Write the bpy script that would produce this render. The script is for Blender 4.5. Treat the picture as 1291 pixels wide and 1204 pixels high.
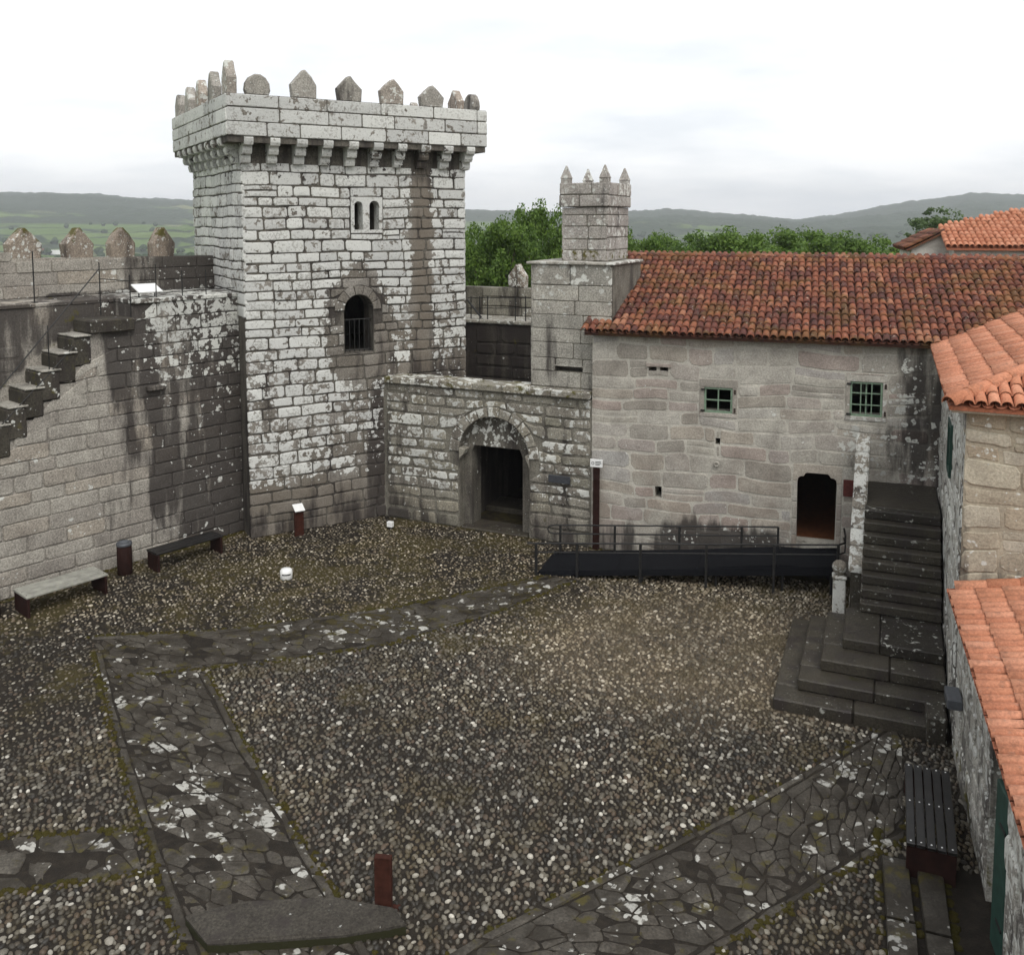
import bpy, math, random
import numpy as np
from mathutils import Vector, Matrix
from mathutils.geometry import tessellate_polygon

S = bpy.context.scene
for o in list(bpy.data.objects): bpy.data.objects.remove(o)
COL = S.collection
R = random.Random(7)
rad = math.radians

# ------------------------------------------------------------------ camera
FPX, YH, TH, EYE = 1160.0, 280.0, rad(5.0), 8.0
YP = YH + FPX * math.tan(TH)
cd = bpy.data.cameras.new('camera'); cam = bpy.data.objects.new('camera', cd); COL.objects.link(cam)
cam.location = (0, 0, EYE); cam.rotation_euler = (rad(90) - TH, 0, 0)
cd.sensor_width = 36; cd.sensor_fit = 'HORIZONTAL'; cd.lens = 36 * FPX / 1291
cd.shift_y = -(602 - YP) / 1291; cd.clip_start = .1; cd.clip_end = 20000
S.camera = cam
S.render.resolution_x, S.render.resolution_y = 1024, 954

# ------------------------------------------------------------------ world, sun, exposure
SUN_EL, SUN_AZ = rad(52), rad(158)          # azimuth clockwise from +Y
wd = bpy.data.worlds.new('World'); S.world = wd; wd.use_nodes = True
def world():
    t = wd.node_tree; t.nodes.clear(); n = t.nodes.new; L = t.links.new
    out = n('ShaderNodeOutputWorld'); bg = n('ShaderNodeBackground'); bg.inputs['Strength'].default_value = .1
    sky = n('ShaderNodeTexSky'); sky.sky_type = 'NISHITA'; sky.sun_disc = False
    sky.sun_elevation = SUN_EL; sky.sun_rotation = SUN_AZ
    tc = n('ShaderNodeTexCoord'); sp = n('ShaderNodeSeparateXYZ'); L(tc.outputs['Generated'], sp.inputs[0])
    ad = n('ShaderNodeMath'); ad.operation = 'ADD'; L(sp.outputs['Z'], ad.inputs[0]); ad.inputs[1].default_value = .22
    ab = n('ShaderNodeMath'); ab.operation = 'MAXIMUM'; L(ad.outputs[0], ab.inputs[0]); ab.inputs[1].default_value = .1
    dv = n('ShaderNodeVectorMath'); dv.operation = 'DIVIDE'; L(tc.outputs['Generated'], dv.inputs[0])
    cb = n('ShaderNodeCombineXYZ'); [L(ab.outputs[0], cb.inputs[i]) for i in range(3)]; L(cb.outputs[0], dv.inputs[1])
    mp = n('ShaderNodeMapping'); L(dv.outputs[0], mp.inputs[0]); mp.inputs['Scale'].default_value = (.8, 1.0, 1.6); mp.inputs['Location'].default_value = (1.7, .4, 0)
    nz = n('ShaderNodeTexNoise'); L(mp.outputs[0], nz.inputs['Vector']); nz.inputs['Scale'].default_value = 1.5
    nz.inputs['Detail'].default_value = 7; nz.inputs['Roughness'].default_value = .52
    cr = n('ShaderNodeValToRGB'); L(nz.outputs['Fac'], cr.inputs[0])
    cr.color_ramp.elements[0].position = .36; cr.color_ramp.elements[0].color = (.80, .83, .865, 1)
    cr.color_ramp.elements[1].position = .60; cr.color_ramp.elements[1].color = (1.05, 1.05, 1.05, 1)
    sc = n('ShaderNodeVectorMath'); sc.operation = 'SCALE'; L(cr.outputs[0], sc.inputs[0]); sc.inputs['Scale'].default_value = 10.0
    mx = n('ShaderNodeMix'); mx.data_type = 'RGBA'; mx.inputs[0].default_value = .93
    L(sky.outputs[0], mx.inputs[6]); L(sc.outputs[0], mx.inputs[7])
    L(mx.outputs[2], bg.inputs[0]); L(bg.outputs[0], out.inputs[0])
world()
sd = bpy.data.lights.new('sun', 'SUN'); sd.energy = 1.5; sd.angle = rad(35); sd.color = (1, .97, .92)
sun = bpy.data.objects.new('sun', sd); COL.objects.link(sun); sun.location = (0, -20, 40)
sdir = Vector((math.sin(SUN_AZ) * math.cos(SUN_EL), math.cos(SUN_AZ) * math.cos(SUN_EL), math.sin(SUN_EL)))
sun.rotation_euler = sdir.to_track_quat('Z', 'Y').to_euler()
vs = S.view_settings; vs.view_transform = 'Standard'; vs.look = 'None'; vs.gamma = 1; vs.exposure = .38; vs.use_curve_mapping = False

# ------------------------------------------------------------------ pixel -> place (plan only)
CAM = np.array([0., 0., EYE])
def ray(x, y):
    a = (x - 645.5) / FPX; b = -(y - YP) / FPX; c, s = math.cos(TH), math.sin(TH)
    return np.array([a, c + b * s, -s + b * c])
def at(x, y, z=0.):
    r = ray(x, y); return CAM + r * ((z - EYE) / r[2])
def aty(x, y, Y):
    r = ray(x, y); return CAM + r * (Y / r[1])

# ------------------------------------------------------------------ node helper
class B:
    def __init__(s, name):
        s.m = bpy.data.materials.new(name); s.m.use_nodes = True; s.t = s.m.node_tree; s.t.nodes.clear()
        s.out = s.n('ShaderNodeOutputMaterial'); s._pos = None
    def n(s, k): return s.t.nodes.new(k)
    def L(s, a, b):
        if hasattr(a, 'is_output') or hasattr(a, 'links'): s.t.links.new(a, b)
        else:
            if isinstance(a, (tuple, list)) and len(a) == 3 and b.type == 'RGBA': a = (*a, 1)
            b.default_value = a
    def pos(s):
        if s._pos is None: s._pos = s.n('ShaderNodeNewGeometry')
        return s._pos.outputs['Position']
    def island(s):
        s.pos(); oi = s.n('ShaderNodeObjectInfo')
        return s.m1('FRACT', s.ma('ADD', oi.outputs['Random'], s._pos.outputs['Random Per Island']))
    def ma(s, op, a, b=0., c=None):
        k = s.n('ShaderNodeMath'); k.operation = op; s.L(a, k.inputs[0]); s.L(b, k.inputs[1])
        if c is not None: s.L(c, k.inputs[2])
        return k.outputs[0]
    def m1(s, op, a):
        k = s.n('ShaderNodeMath'); k.operation = op; s.L(a, k.inputs[0]); return k.outputs[0]
    def add(s, a, b): return s.ma('ADD', a, b)
    def mul(s, a, b): return s.ma('MULTIPLY', a, b)
    def sub(s, a, b): return s.ma('SUBTRACT', a, b)
    def inv(s, a): return s.ma('SUBTRACT', 1., a)
    def ss(s, v, lo, hi, a=0., b=1.):
        k = s.n('ShaderNodeMapRange'); k.interpolation_type = 'SMOOTHSTEP'; s.L(v, k.inputs[0])
        k.inputs[1].default_value = lo; k.inputs[2].default_value = hi; k.inputs[3].default_value = a; k.inputs[4].default_value = b
        return k.outputs[0]
    def band(s, v, lo, hi, w): return s.mul(s.ss(v, lo - w, lo + w), s.ss(v, hi - w, hi + w, 1., 0.))
    def xyz(s, v=None):
        k = s.n('ShaderNodeSeparateXYZ'); s.L(v or s.pos(), k.inputs[0]); return k.outputs
    def lin(s, o, d):                            # (pos - o) . d
        x = s.xyz(); return s.add(s.mul(s.sub(x[0], o[0]), d[0]), s.mul(s.sub(x[1], o[1]), d[1]))
    def scl(s, f, v=None):
        k = s.n('ShaderNodeMapping'); s.L(v or s.pos(), k.inputs[0]); k.inputs['Scale'].default_value = f; return k.outputs[0]
    def noise(s, sc, det=3, ro=.55, v=None, dist=0.):
        k = s.n('ShaderNodeTexNoise'); s.L(v or s.pos(), k.inputs['Vector']); k.inputs['Scale'].default_value = sc
        k.inputs['Detail'].default_value = det; k.inputs['Roughness'].default_value = ro; k.inputs['Distortion'].default_value = dist
        return k.outputs['Fac']
    def vor(s, sc, feat='F1', v=None, out='Distance'):
        k = s.n('ShaderNodeTexVoronoi'); k.feature = feat; s.L(v or s.pos(), k.inputs['Vector']); k.inputs['Scale'].default_value = sc
        return k.outputs[out]
    def warp(s, sc, amt):
        if not hasattr(s, '_w'): s._w = {}
        if (sc, amt) in s._w: return s._w[(sc, amt)]
        k = s.n('ShaderNodeTexNoise'); s.L(s.pos(), k.inputs['Vector']); k.inputs['Scale'].default_value = sc; k.inputs['Detail'].default_value = 2
        v = s.n('ShaderNodeVectorMath'); v.operation = 'MULTIPLY_ADD'; s.t.links.new(k.outputs['Color'], v.inputs[0]); v.inputs[1].default_value = (amt,) * 3; s.t.links.new(s.pos(), v.inputs[2]); s._w[(sc, amt)] = v.outputs[0]; return v.outputs[0]
    def blobs(s, sc, cov, seed=0.):
        w = s.warp(9, .09); m = s.n('ShaderNodeMapping'); s.L(w, m.inputs[0]); m.inputs['Location'].default_value = (seed, seed * .7, seed * 1.3)
        k = s.n('ShaderNodeTexVoronoi'); s.t.links.new(m.outputs[0], k.inputs['Vector']); k.inputs['Scale'].default_value = sc
        r = s.xyz(k.outputs['Color'])[0]
        rad = s.mul(s.ma('POWER', r, 1.6), s.mul(cov, .95))
        return s.ss(s.sub(rad, k.outputs['Distance']), -.03, .03)
    def mix(s, f, a, b, mode='MIX'):
        k = s.n('ShaderNodeMix'); k.data_type = 'RGBA'; k.blend_type = mode; s.L(f, k.inputs[0]); s.L(a, k.inputs[6]); s.L(b, k.inputs[7]); return k.outputs[2]
    def ramp(s, f, stops, interp='LINEAR'):
        k = s.n('ShaderNodeValToRGB'); s.L(f, k.inputs[0]); e = k.color_ramp.elements; k.color_ramp.interpolation = interp
        while len(e) < len(stops): e.new(.5)
        for q, (p, c) in zip(e, stops): q.position = p; q.color = (*c, 1)
        return k.outputs[0]
    def bump(s, h, st=.5, d=.02):
        k = s.n('ShaderNodeBump'); s.L(h, k.inputs['Height']); k.inputs['Strength'].default_value = st; k.inputs['Distance'].default_value = d; return k.outputs[0]
    def done(s, col, rough=.85, bump=None, metal=0., spec=.3, trans=None):
        p = s.n('ShaderNodeBsdfPrincipled'); s.L(col, p.inputs['Base Color']); s.L(rough, p.inputs['Roughness'])
        p.inputs['Metallic'].default_value = metal; p.inputs['Specular IOR Level'].default_value = spec
        if bump is not None: s.L(bump, p.inputs['Normal'])
        if trans is not None:
            tr = s.n('ShaderNodeBsdfTranslucent'); s.L(trans, tr.inputs[0]); mx = s.n('ShaderNodeMixShader'); mx.inputs[0].default_value = .35
            s.t.links.new(p.outputs[0], mx.inputs[1]); s.t.links.new(tr.outputs[0], mx.inputs[2]); s.t.links.new(mx.outputs[0], s.out.inputs[0])
        else: s.t.links.new(p.outputs[0], s.out.inputs[0])
        return s.m

# ------------------------------------------------------------------ objects
WLOC = {}
def mkmesh(name, V, F, mat, smooth=False):
    me = bpy.data.meshes.new(name)
    if isinstance(F, np.ndarray):
        nf, k = F.shape
        me.vertices.add(len(V)); me.vertices.foreach_set('co', np.asarray(V, np.float32).ravel())
        me.loops.add(nf * k); me.loops.foreach_set('vertex_index', F.astype(np.int32).ravel())
        me.polygons.add(nf); me.polygons.foreach_set('loop_start', np.arange(0, nf * k, k, dtype=np.int32)); me.update(calc_edges=True)
    else: me.from_pydata([tuple(map(float, v)) for v in V], [], F); me.update()
    if mat is not None: me.materials.append(mat)
    if smooth: me.polygons.foreach_set('use_smooth', [True] * len(me.polygons))
    return me
def empty(name, loc, label, cat, group=None):
    o = bpy.data.objects.new(name, None); o.empty_display_size = .3; COL.objects.link(o); o.location = tuple(loc); WLOC[o] = np.array(loc, float)
    return tag(o, label, cat, group)
def tag(o, label=None, cat=None, group=None, kind=None):
    if label: o['label'] = label
    if cat: o['category'] = cat
    if group: o['group'] = group
    if kind: o['kind'] = kind
    return o
def part(name, VF, mat, parent=None, kind=None, label=None, smooth=False, loc=None):
    V, F = VF; V = np.asarray(V, float)
    c = V.mean(0) if loc is None else np.array(loc, float)
    o = bpy.data.objects.new(name, mkmesh(name, V - c, F, mat, smooth)); COL.objects.link(o)
    if parent is not None: o.parent = parent; o.location = tuple(c - WLOC[parent])
    else: o.location = tuple(c)
    WLOC[o] = c
    if kind: o['kind'] = kind
    if label: o['label'] = label
    return o
def solo(name, VF, mat, label, cat, group=None, smooth=False):
    V = np.asarray(VF[0], float); c = V.mean(0).copy(); c[2] = V[:, 2].min()
    return tag(part(name, VF, mat, None, None, None, smooth, c), label, cat, group)
def struct(name, VF, mat, smooth=False, kind='structure', label=None):
    return tag(part(name, VF, mat, None, kind, label, smooth, (0, 0, 0)))
def join(lst):
    V, F, k = [], [], 0
    for v, f in lst:
        V.append(np.asarray(v, float)); F += [tuple(i + k for i in q) for q in f]; k += len(v)
    return np.concatenate(V), F
def size_key(VF):
    V = np.asarray(VF[0]); c = V.mean(0); e = np.sort(V.max(0) - V.min(0)); return -(e[-1] * e[-2]) / max(1., np.sum((c - CAM) ** 2))
def pieces(name, lst, mat, parent, cap=300, rest=None, smooth=False):
    lst = sorted(lst, key=size_key)
    for vf in lst[:cap]: part(name, vf, mat, parent, smooth=smooth)
    if len(lst) > cap: part(rest or name + '_field', join(lst[cap:]), mat, parent, kind='stuff', smooth=smooth)

# ------------------------------------------------------------------ frames and shapes
class Fr:
    """vertical wall frame: u along, n outward (right of u), z up"""
    def __init__(s, p, d):
        s.o = np.array(p[:2], float); s.d = np.array(d[:2], float); s.d /= np.linalg.norm(s.d); s.n = np.array([s.d[1], -s.d[0]])
    def P(s, u, n, z):
        q = s.o + s.d * u + s.n * n; return (q[0], q[1], z)
    def off(s, u, n): q = s.P(u, n, 0); return Fr(q, s.d)
    def uv(s, x, y):                             # pixel -> (u, z) on the plane
        r = ray(x, y); t = s.n @ (s.o - CAM[:2]) / (s.n @ r[:2]); p = CAM + r * t; return float((p[:2] - s.o) @ s.d), float(p[2])
    def loc(s, p): q = np.array(p[:2]) - s.o; return float(q @ s.d), float(q @ s.n)
def box(fr, u0, u1, n0, n1, z0, z1):
    V = [fr.P(u, n, z) for z in (z0, z1) for n in (n0, n1) for u in (u0, u1)]
    # ordering: z, n, u
    return V, [(0, 1, 3, 2), (4, 6, 7, 5), (0, 4, 5, 1), (2, 3, 7, 6), (0, 2, 6, 4), (1, 5, 7, 3)]
def bbox(fr, u0, u1, n0, n1, z0, z1, b=.012):
    """box with chamfered edges all round (hull of three crossed boxes)"""
    us, ns, zs = (u0, u0 + b, u1 - b, u1), (n0, n0 + b, n1 - b, n1), (z0, z0 + b, z1 - b, z1)
    V, F, idx = [], [], {}
    def v(i, j, k):
        key = (i, j, k)
        if key not in idx: idx[key] = len(V); V.append(fr.P(us[i], ns[j], zs[k]))
        return idx[key]
    a, c = 1, 2
    F += [(v(a, a, 0), v(c, a, 0), v(c, c, 0), v(a, c, 0)), (v(a, a, 3), v(a, c, 3), v(c, c, 3), v(c, a, 3))]
    F += [(v(a, 0, a), v(a, 0, c), v(c, 0, c), v(c, 0, a)), (v(a, 3, a), v(c, 3, a), v(c, 3, c), v(a, 3, c))]
    F += [(v(0, a, a), v(0, c, a), v(0, c, c), v(0, a, c)), (v(3, a, a), v(3, a, c), v(3, c, c), v(3, c, a))]
    def op(i): return 0 if i == 1 else 3
    for k in (1, 2):
        for j in (1, 2): F.append((v(1, op(j), k), v(2, op(j), k), v(2, j, op(k)), v(1, j, op(k))))
        for i in (1, 2): F.append((v(op(i), 1, k), v(op(i), 2, k), v(i, 2, op(k)), v(i, 1, op(k))))
    for i in (1, 2):
        for j in (1, 2):
            F.append((v(i, op(j), 1), v(i, op(j), 2), v(op(i), j, 2), v(op(i), j, 1)))
            for k in (1, 2): F.append((v(op(i), j, k), v(i, op(j), k), v(i, j, op(k))))
    return V, F
def extrude(fr, poly, n0, n1, holes=()):
    """prism of a (u,z) polygon with holes, between depths n0 (back) and n1 (front)"""
    loops = [list(poly)] + [list(h) for h in holes]
    flat = [p for l in loops for p in l]
    tris = tessellate_polygon([[Vector((p[0], p[1], 0)) for p in l] for l in loops])
    N_ = len(flat); V = [fr.P(p[0], n1, p[1]) for p in flat] + [fr.P(p[0], n0, p[1]) for p in flat]
    F = [tuple(t) for t in tris] + [tuple(i + N_ for i in reversed(t)) for t in tris]
    k = 0
    for l in loops:
        m = len(l)
        for i in range(m): a, b = k + i, k + (i + 1) % m; F.append((a, b, b + N_, a + N_))
        k += m
    return V, F
def rectp(u0, u1, z0, z1): return [(u0, z0), (u1, z0), (u1, z1), (u0, z1)]
def archp(uc, r, z0, zs, seg=12, r2=None):
    r2 = r2 or r
    return [(uc - r, z0), (uc + r, z0)] + [(uc + r * math.cos(a), zs + r2 * math.sin(a)) for a in [math.pi * i / seg for i in range(seg + 1)]]
def tube(pts, r, seg=8, closed_ends=True):
    P = [np.array(p, float) for p in pts]; V, F = [], []
    for i, p in enumerate(P):
        t = (P[min(i + 1, len(P) - 1)] - P[max(i - 1, 0)]); t /= np.linalg.norm(t)
        a = np.cross(t, [0, 0, 1.]);
        if np.linalg.norm(a) < 1e-3: a = np.array([1., 0, 0])
        a /= np.linalg.norm(a); b = np.cross(t, a); rr = r if np.isscalar(r) else r[i]
        for k in range(seg): w = 2 * math.pi * k / seg; V.append(p + rr * (a * math.cos(w) + b * math.sin(w)))
    for i in range(len(P) - 1):
        for k in range(seg): q = i * seg; F.append((q + k, q + (k + 1) % seg, q + seg + (k + 1) % seg, q + seg + k))
    if closed_ends: F.append(tuple(range(seg))[::-1]); F.append(tuple(range((len(P) - 1) * seg, len(P) * seg)))
    return V, F
def lathe(c, prof, seg=20):
    V = [(c[0] + r * math.cos(2 * math.pi * k / seg), c[1] + r * math.sin(2 * math.pi * k / seg), c[2] + z) for r, z in prof for k in range(seg)]
    F = [(i * seg + k, i * seg + (k + 1) % seg, (i + 1) * seg + (k + 1) % seg, (i + 1) * seg + k) for i in range(len(prof) - 1) for k in range(seg)]
    F += [tuple(range(seg))[::-1], tuple(range((len(prof) - 1) * seg, len(prof) * seg))]
    return V, F
def stone(fn, pts, front, back, bev=.015, bulge=.006, rnd=R):
    """worn block: polygon pts in the plane of fn(a, n, b), sides back, rounded front"""
    n = len(pts); P = np.array(pts, float); c = P.mean(0)
    mn = (P.max(0) - P.min(0)).min(); bev = min(bev, mn * .28)
    V = [fn(p[0], back, p[1]) for p in P] + [fn(p[0], front - bev * .7, p[1]) for p in P]
    for p in P:
        d = c - p; L = np.linalg.norm(d) or 1; q = p + d / L * bev * 1.25; V.append(fn(q[0], front + rnd.uniform(-.3, .3) * bulge, q[1]))
    V.append(fn(c[0], front + bulge, c[1]))
    F = []
    for i in range(n):
        j = (i + 1) % n
        F += [(i, j, n + j, n + i), (n + i, n + j, 2 * n + j, 2 * n + i), (2 * n + i, 2 * n + j, 3 * n)]
    return V, F
def masonry(fr, u0, u1, z0, z1, ch=(.26, .38), cw=(.4, .9), gap=.011, jit=.014, proud=.012, rects=(), arcs=(), topfn=None, keep=None, rnd=R, bev=.02, merge=0., wav=0.):
    out = []; z = z0; rows = []
    while z < z1 - 1e-6:
        h = rnd.uniform(*ch)
        if z1 - z - h < ch[0] * .6: h = z1 - z
        rows.append((z, min(z1, z + h))); z += h
    ph = [rnd.uniform(0, 9) for _ in range(4)]
    def W(u, zz): return wav * (math.sin(u * 1.9 + ph[0] + zz * 1.3) + .6 * math.sin(u * 4.3 + ph[1] - zz * 2.1)) if (zz > z0 + .05 and zz < z1 - .05) else 0.
    for (a, b) in rows:
        ivs = [(u0, u1)]
        for (ra, rb, rc, rd) in rects:
            if rd <= a + .01 or rc >= b - .01: continue
            nv = []
            for (p, q) in ivs:
                if rb <= p or ra >= q: nv.append((p, q)); continue
                if ra - p > .03: nv.append((p, ra))
                if q - rb > .03: nv.append((rb, q))
                if rc - a > .05: out.append(_cell(fr, max(p, ra), min(q, rb), a, rc, gap, jit, proud, bev, arcs, rnd, W))
                if b - rd > .05: out.append(_cell(fr, max(p, ra), min(q, rb), rd, b, gap, jit, proud, bev, arcs, rnd, W))
            ivs = nv
        for (p, q) in ivs:
            u = p
            while u < q - 1e-6:
                w = rnd.uniform(*cw) * (.8 + .6 * (b - a) / ch[1])
                if q - u - w < cw[0] * .55: w = q - u
                x1 = min(q, u + w)
                if merge and rnd.random() < merge and (b - a) > .24 and x1 - u > .25:
                    m = a + (b - a) * rnd.uniform(.38, .62)
                    out.append(_cell(fr, u, x1, a, m, gap, jit * .7, proud, bev, arcs, rnd, W)); out.append(_cell(fr, u, x1, m, b, gap, jit * .7, proud, bev, arcs, rnd, W))
                else: out.append(_cell(fr, u, x1, a, b, gap, jit, proud, bev, arcs, rnd, W))
                u = x1
    out = [o for o in out if o]
    res = []
    for pts, fp in out:
        c = np.mean(pts, 0)
        if keep and not keep(c[0], c[1]): continue
        if topfn:
            pts = [(p[0], min(p[1], topfn(p[0]) - gap)) for p in pts]
            if max(p[1] for p in pts) - min(p[1] for p in pts) < .05: continue
            if c[1] > topfn(c[0]): continue
        res.append(stone(fr.P, pts, fp, -.07, bev, rnd.uniform(0, .008), rnd))
    return res
def _cell(fr, a, b, c, d, gap, jit, proud, bev, arcs, rnd, W):
    if b - a < .06 or d - c < .045: return None
    j = lambda: gap + rnd.random() * jit
    w_, h_ = b - a, d - c; um = lambda: (a + b) / 2 + rnd.uniform(-.22, .22) * w_
    cr = lambda: min(w_, h_) * rnd.uniform(.05, .05 + min(.22, jit * 9))
    L, Rr, Dn, U = a + j(), b - j(), c + j(), d - j(); tl = rnd.uniform(-.5, .5) * jit
    pts = [(L + cr(), Dn), (um(), Dn + rnd.uniform(-.3, .6) * jit), (Rr - cr(), Dn + abs(tl)), (Rr, Dn + cr()), (Rr - rnd.random() * jit * .6, U - cr()), (Rr - cr(), U),
           (um(), U + rnd.uniform(-.6, .25) * jit), (L + cr(), U - abs(tl)), (L, U - cr()), (L + rnd.random() * jit * .6, Dn + cr())]
    pts = [(p[0], p[1] + W(p[0], c if k < 3 else d if 4 < k < 8 else (c * (1 - (p[1] - c) / h_) + d * (p[1] - c) / h_))) for k, p in enumerate(pts)]
    for (uc, zs, Ro) in arcs:
        cu, cz = np.mean(pts, 0)
        if cz > zs - .15 and math.hypot(cu - uc, cz - zs) < Ro * .93: return None
        q = []
        for (pu, pz) in pts:
            if pz > zs:
                L = math.hypot(pu - uc, pz - zs)
                if L < Ro + gap: k = (Ro + gap) / max(L, 1e-4); pu, pz = uc + (pu - uc) * k, zs + (pz - zs) * k
            elif abs(pu - uc) < Ro + gap and pz > zs - .4: pu = uc + math.copysign(Ro + gap, pu - uc)
            q.append((pu, pz))
        pts = q
    return pts, rnd.uniform(-proud, proud)
def voussoirs(fr, uc, zs, r, Ro, n, front=.02, back=-.25, rnd=R):
    out = []
    for i in range(n):
        a0, a1 = math.pi * i / n + .012, math.pi * (i + 1) / n - .012; am = (a0 + a1) / 2
        P = lambda rr, a: (uc + rr * math.cos(a), zs + rr * math.sin(a))
        o = Ro + rnd.uniform(-.03, .03)
        out.append(stone(fr.P, [P(r, a0), P(o, a0), P(o, am), P(o, a1), P(r, a1), P(r, am)], front + rnd.uniform(-.008, .008), back, .014, .004, rnd))
    return out

# ------------------------------------------------------------------ plan of the castle
A0 = np.array([-6.62, 22.68]); D1 = np.array([.8597, .5108]); D2 = np.array([-.5108, .8597]); TW, TD = 6.2, 5.6
FT = Fr(A0, D1); FTL = Fr(A0 + D2 * TD, -D2)
P1 = np.array([1.93, 22.1]); HD = np.array([.949, -.316]); P2 = P1 + 7.75 * HD
G1 = np.array([-3.4, 24.5]); FG = Fr(G1, P1 - G1); GL = float(np.linalg.norm(P1 - G1))
FH = Fr(P1, HD)
L0 = np.array([-10.84, 18.86]); L1 = np.array([-7.25, 23.03]); FL = Fr(L0, L1 - L0)
RC = np.array([6.7, 13.4]); RD = np.array([5.3, 9.42])
FR = Fr(P2, RC - P2); RL = float(np.linalg.norm(RC - P2)); FQ = Fr(RC, RD - RC); FS = Fr(RC, FR.n * -1.0)

# ------------------------------------------------------------------ materials
def stone_mat(name, pal, cov=None, stain=None, moss=None, lich=(.60, .60, .565), lsc=5.5, dark=(.034, .028, .026), mosscol=(.085, .075, .022), tint=None, rough=.9, grain=.5, streak=.5):
    b = B(name); isl = b.island()
    col = b.ramp(isl, [(i / (len(pal) - 1), c) for i, c in enumerate(pal)])
    g1 = b.noise(30, 3, .7); g2 = b.noise(2.2, 3, .6)
    col = b.mix(1., col, b.ramp(g1, [(.3, (1 - grain,) * 3), (.7, (1 + grain,) * 3)]), 'MULTIPLY')
    col = b.mix(1., col, b.ramp(g2, [(.3, (.78, .76, .74)), (.7, (1.16, 1.15, 1.12))]), 'MULTIPLY')
    if tint: col = b.mix(tint(b)[0], col, tint(b)[1])
    st = b.noise(1.0, 4, .62, b.scl((2.6, 2.6, .42)))
    if stain is not None:
        s = b.ss(b.add(st, b.mul(b.sub(stain(b), .5), .55)), .45, .68); col = b.mix(b.mul(s, .86), col, dark)
    h = b.mul(g1, .5)
    if cov is not None:
        cv = b.add(cov(b), b.mul(b.sub(isl, .5), .25)); k = b.mul(b.sub(cv, .5), .42)
        ln = b.add(b.mul(b.noise(lsc, 2, .5, b.warp(9, .09)), .75), b.mul(b.noise(lsc * .22, 2, .5), .25))
        cp = b.ma('MAXIMUM', b.add(cv, b.mul(b.sub(b.noise(.8, 2), .5), .9)), 0.)
        m = b.ma('MAXIMUM', b.ss(b.add(ln, k), .53, .57), b.ma('MAXIMUM', b.blobs(lsc * .9, cp), b.blobs(lsc * 2.1, b.mul(cp, .95), 3.7)))
        spk = b.mul(b.ss(b.add(b.mul(b.noise(lsc * 3.2, 3, .6), .7), b.mul(b.noise(1.6, 2), .3)), .53, .585), b.sub(1.15, b.mul(cv, .55)))
        m = b.mul(m, b.inv(b.mul(spk, .72)))
        lc = b.mix(b.noise(55, 3, .7), tuple(c * .62 for c in lich), tuple(min(1, c * 1.22) for c in lich))
        lc = b.mix(1., lc, b.ramp(isl, [(0, (.8, .8, .8)), (1, (1.08, 1.08, 1.06))]), 'MULTIPLY')
        col = b.mix(m, col, lc)
    if moss is not None:
        mm = b.ss(b.add(b.noise(3.1, 4, .62), b.mul(b.sub(moss(b), .5), .5)), .54, .66); col = b.mix(mm, col, mosscol)
    h = b.add(h, b.mul(b.noise(9, 3, .6), .8))
    return b.done(col, rough, b.bump(h, .75, .018), spec=.25)

def m_tower(name, mortar=False):
    def cov(b):
        u = b.lin(A0, D1); z = b.xyz()[2]
        c = b.add(.80, b.add(b.ss(z, 1.6, 6.2, -.22, .04), b.ss(z, 9.3, 9.9, 0., .04)))
        c = b.add(c, b.mul(b.sub(b.noise(.7, 3, .6), .5), .9))
        c = b.sub(c, b.mul(b.mul(b.ss(u, 2.3, 4.2), b.ss(z, 4.4, 6.8, 1, 0)), .30))
        c = b.sub(c, b.mul(b.ss(z, .9, 1.5, 1, 0), .75))
        c = b.sub(c, b.mul(b.band(b.add(u, b.mul(b.noise(3.5, 3, .6), .5)), 4.8, 5.36, .14), b.mul(b.ss(z, 9.6, 10., 1, 0), .95)))
        rr = b.ma('POWER', b.add(b.ma('POWER', b.ma('ABSOLUTE', b.sub(u, 3.0)), 2.), b.ma('POWER', b.mul(b.sub(z, 5.2), .62), 2.)), .5)
        return b.sub(c, b.ss(rr, .75, 1.2, .6, 0.))
    def stain(b):
        u = b.lin(A0, D1); z = b.xyz()[2]
        s = b.add(.34, b.mul(b.mul(b.ss(u, 2.2, 3.6), b.ss(z, 3.4, 5.4, 1, 0)), .42))
        s = b.add(s, b.mul(b.ss(z, .3, 1.0, 1, 0), .25))
        return b.add(s, b.mul(b.band(z, 9.0, 10.0, .25), .34))
    def tint(b):
        z = b.xyz()[2]; u = b.lin(A0, D1)
        k = b.ma('MAXIMUM', b.mul(b.ss(z, 1.0, 1.8, 1, 0), .55), b.mul(b.band(b.add(u, b.mul(b.noise(3.5, 3, .6), .3)), 4.7, 5.3, .16), b.mul(b.ss(z, 9.6, 10., 1, 0), .7)))
        k = b.ma('MAXIMUM', k, b.mul(b.mul(b.ss(u, 2.2, 4.0), b.ss(z, 4.2, 6.6, 1, 0)), .5))
        return b.mul(k, b.ss(b.noise(1.7, 3, .6), .25, .5, .55, 1.)), (.165, .138, .108)
    if mortar: return stone_mat(name, [(.085, .078, .066), (.12, .11, .095)], None, lambda b: b.add(.55, 0.), None)
    return stone_mat(name, [(.17, .155, .135), (.235, .22, .20), (.15, .135, .115), (.28, .27, .25)], cov, stain, None, tint=tint, lich=(.64, .64, .615))
M = {}
M['tower'] = m_tower('lichened_granite'); M['tower_mortar'] = m_tower('tower_joint', True)
M['towermerlon'] = stone_mat('grey_merlon', [(.28, .265, .24), (.33, .315, .29), (.31, .26, .22)], lambda b: b.add(.34, 0.), lambda b: b.add(.36, 0.), None)
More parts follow.
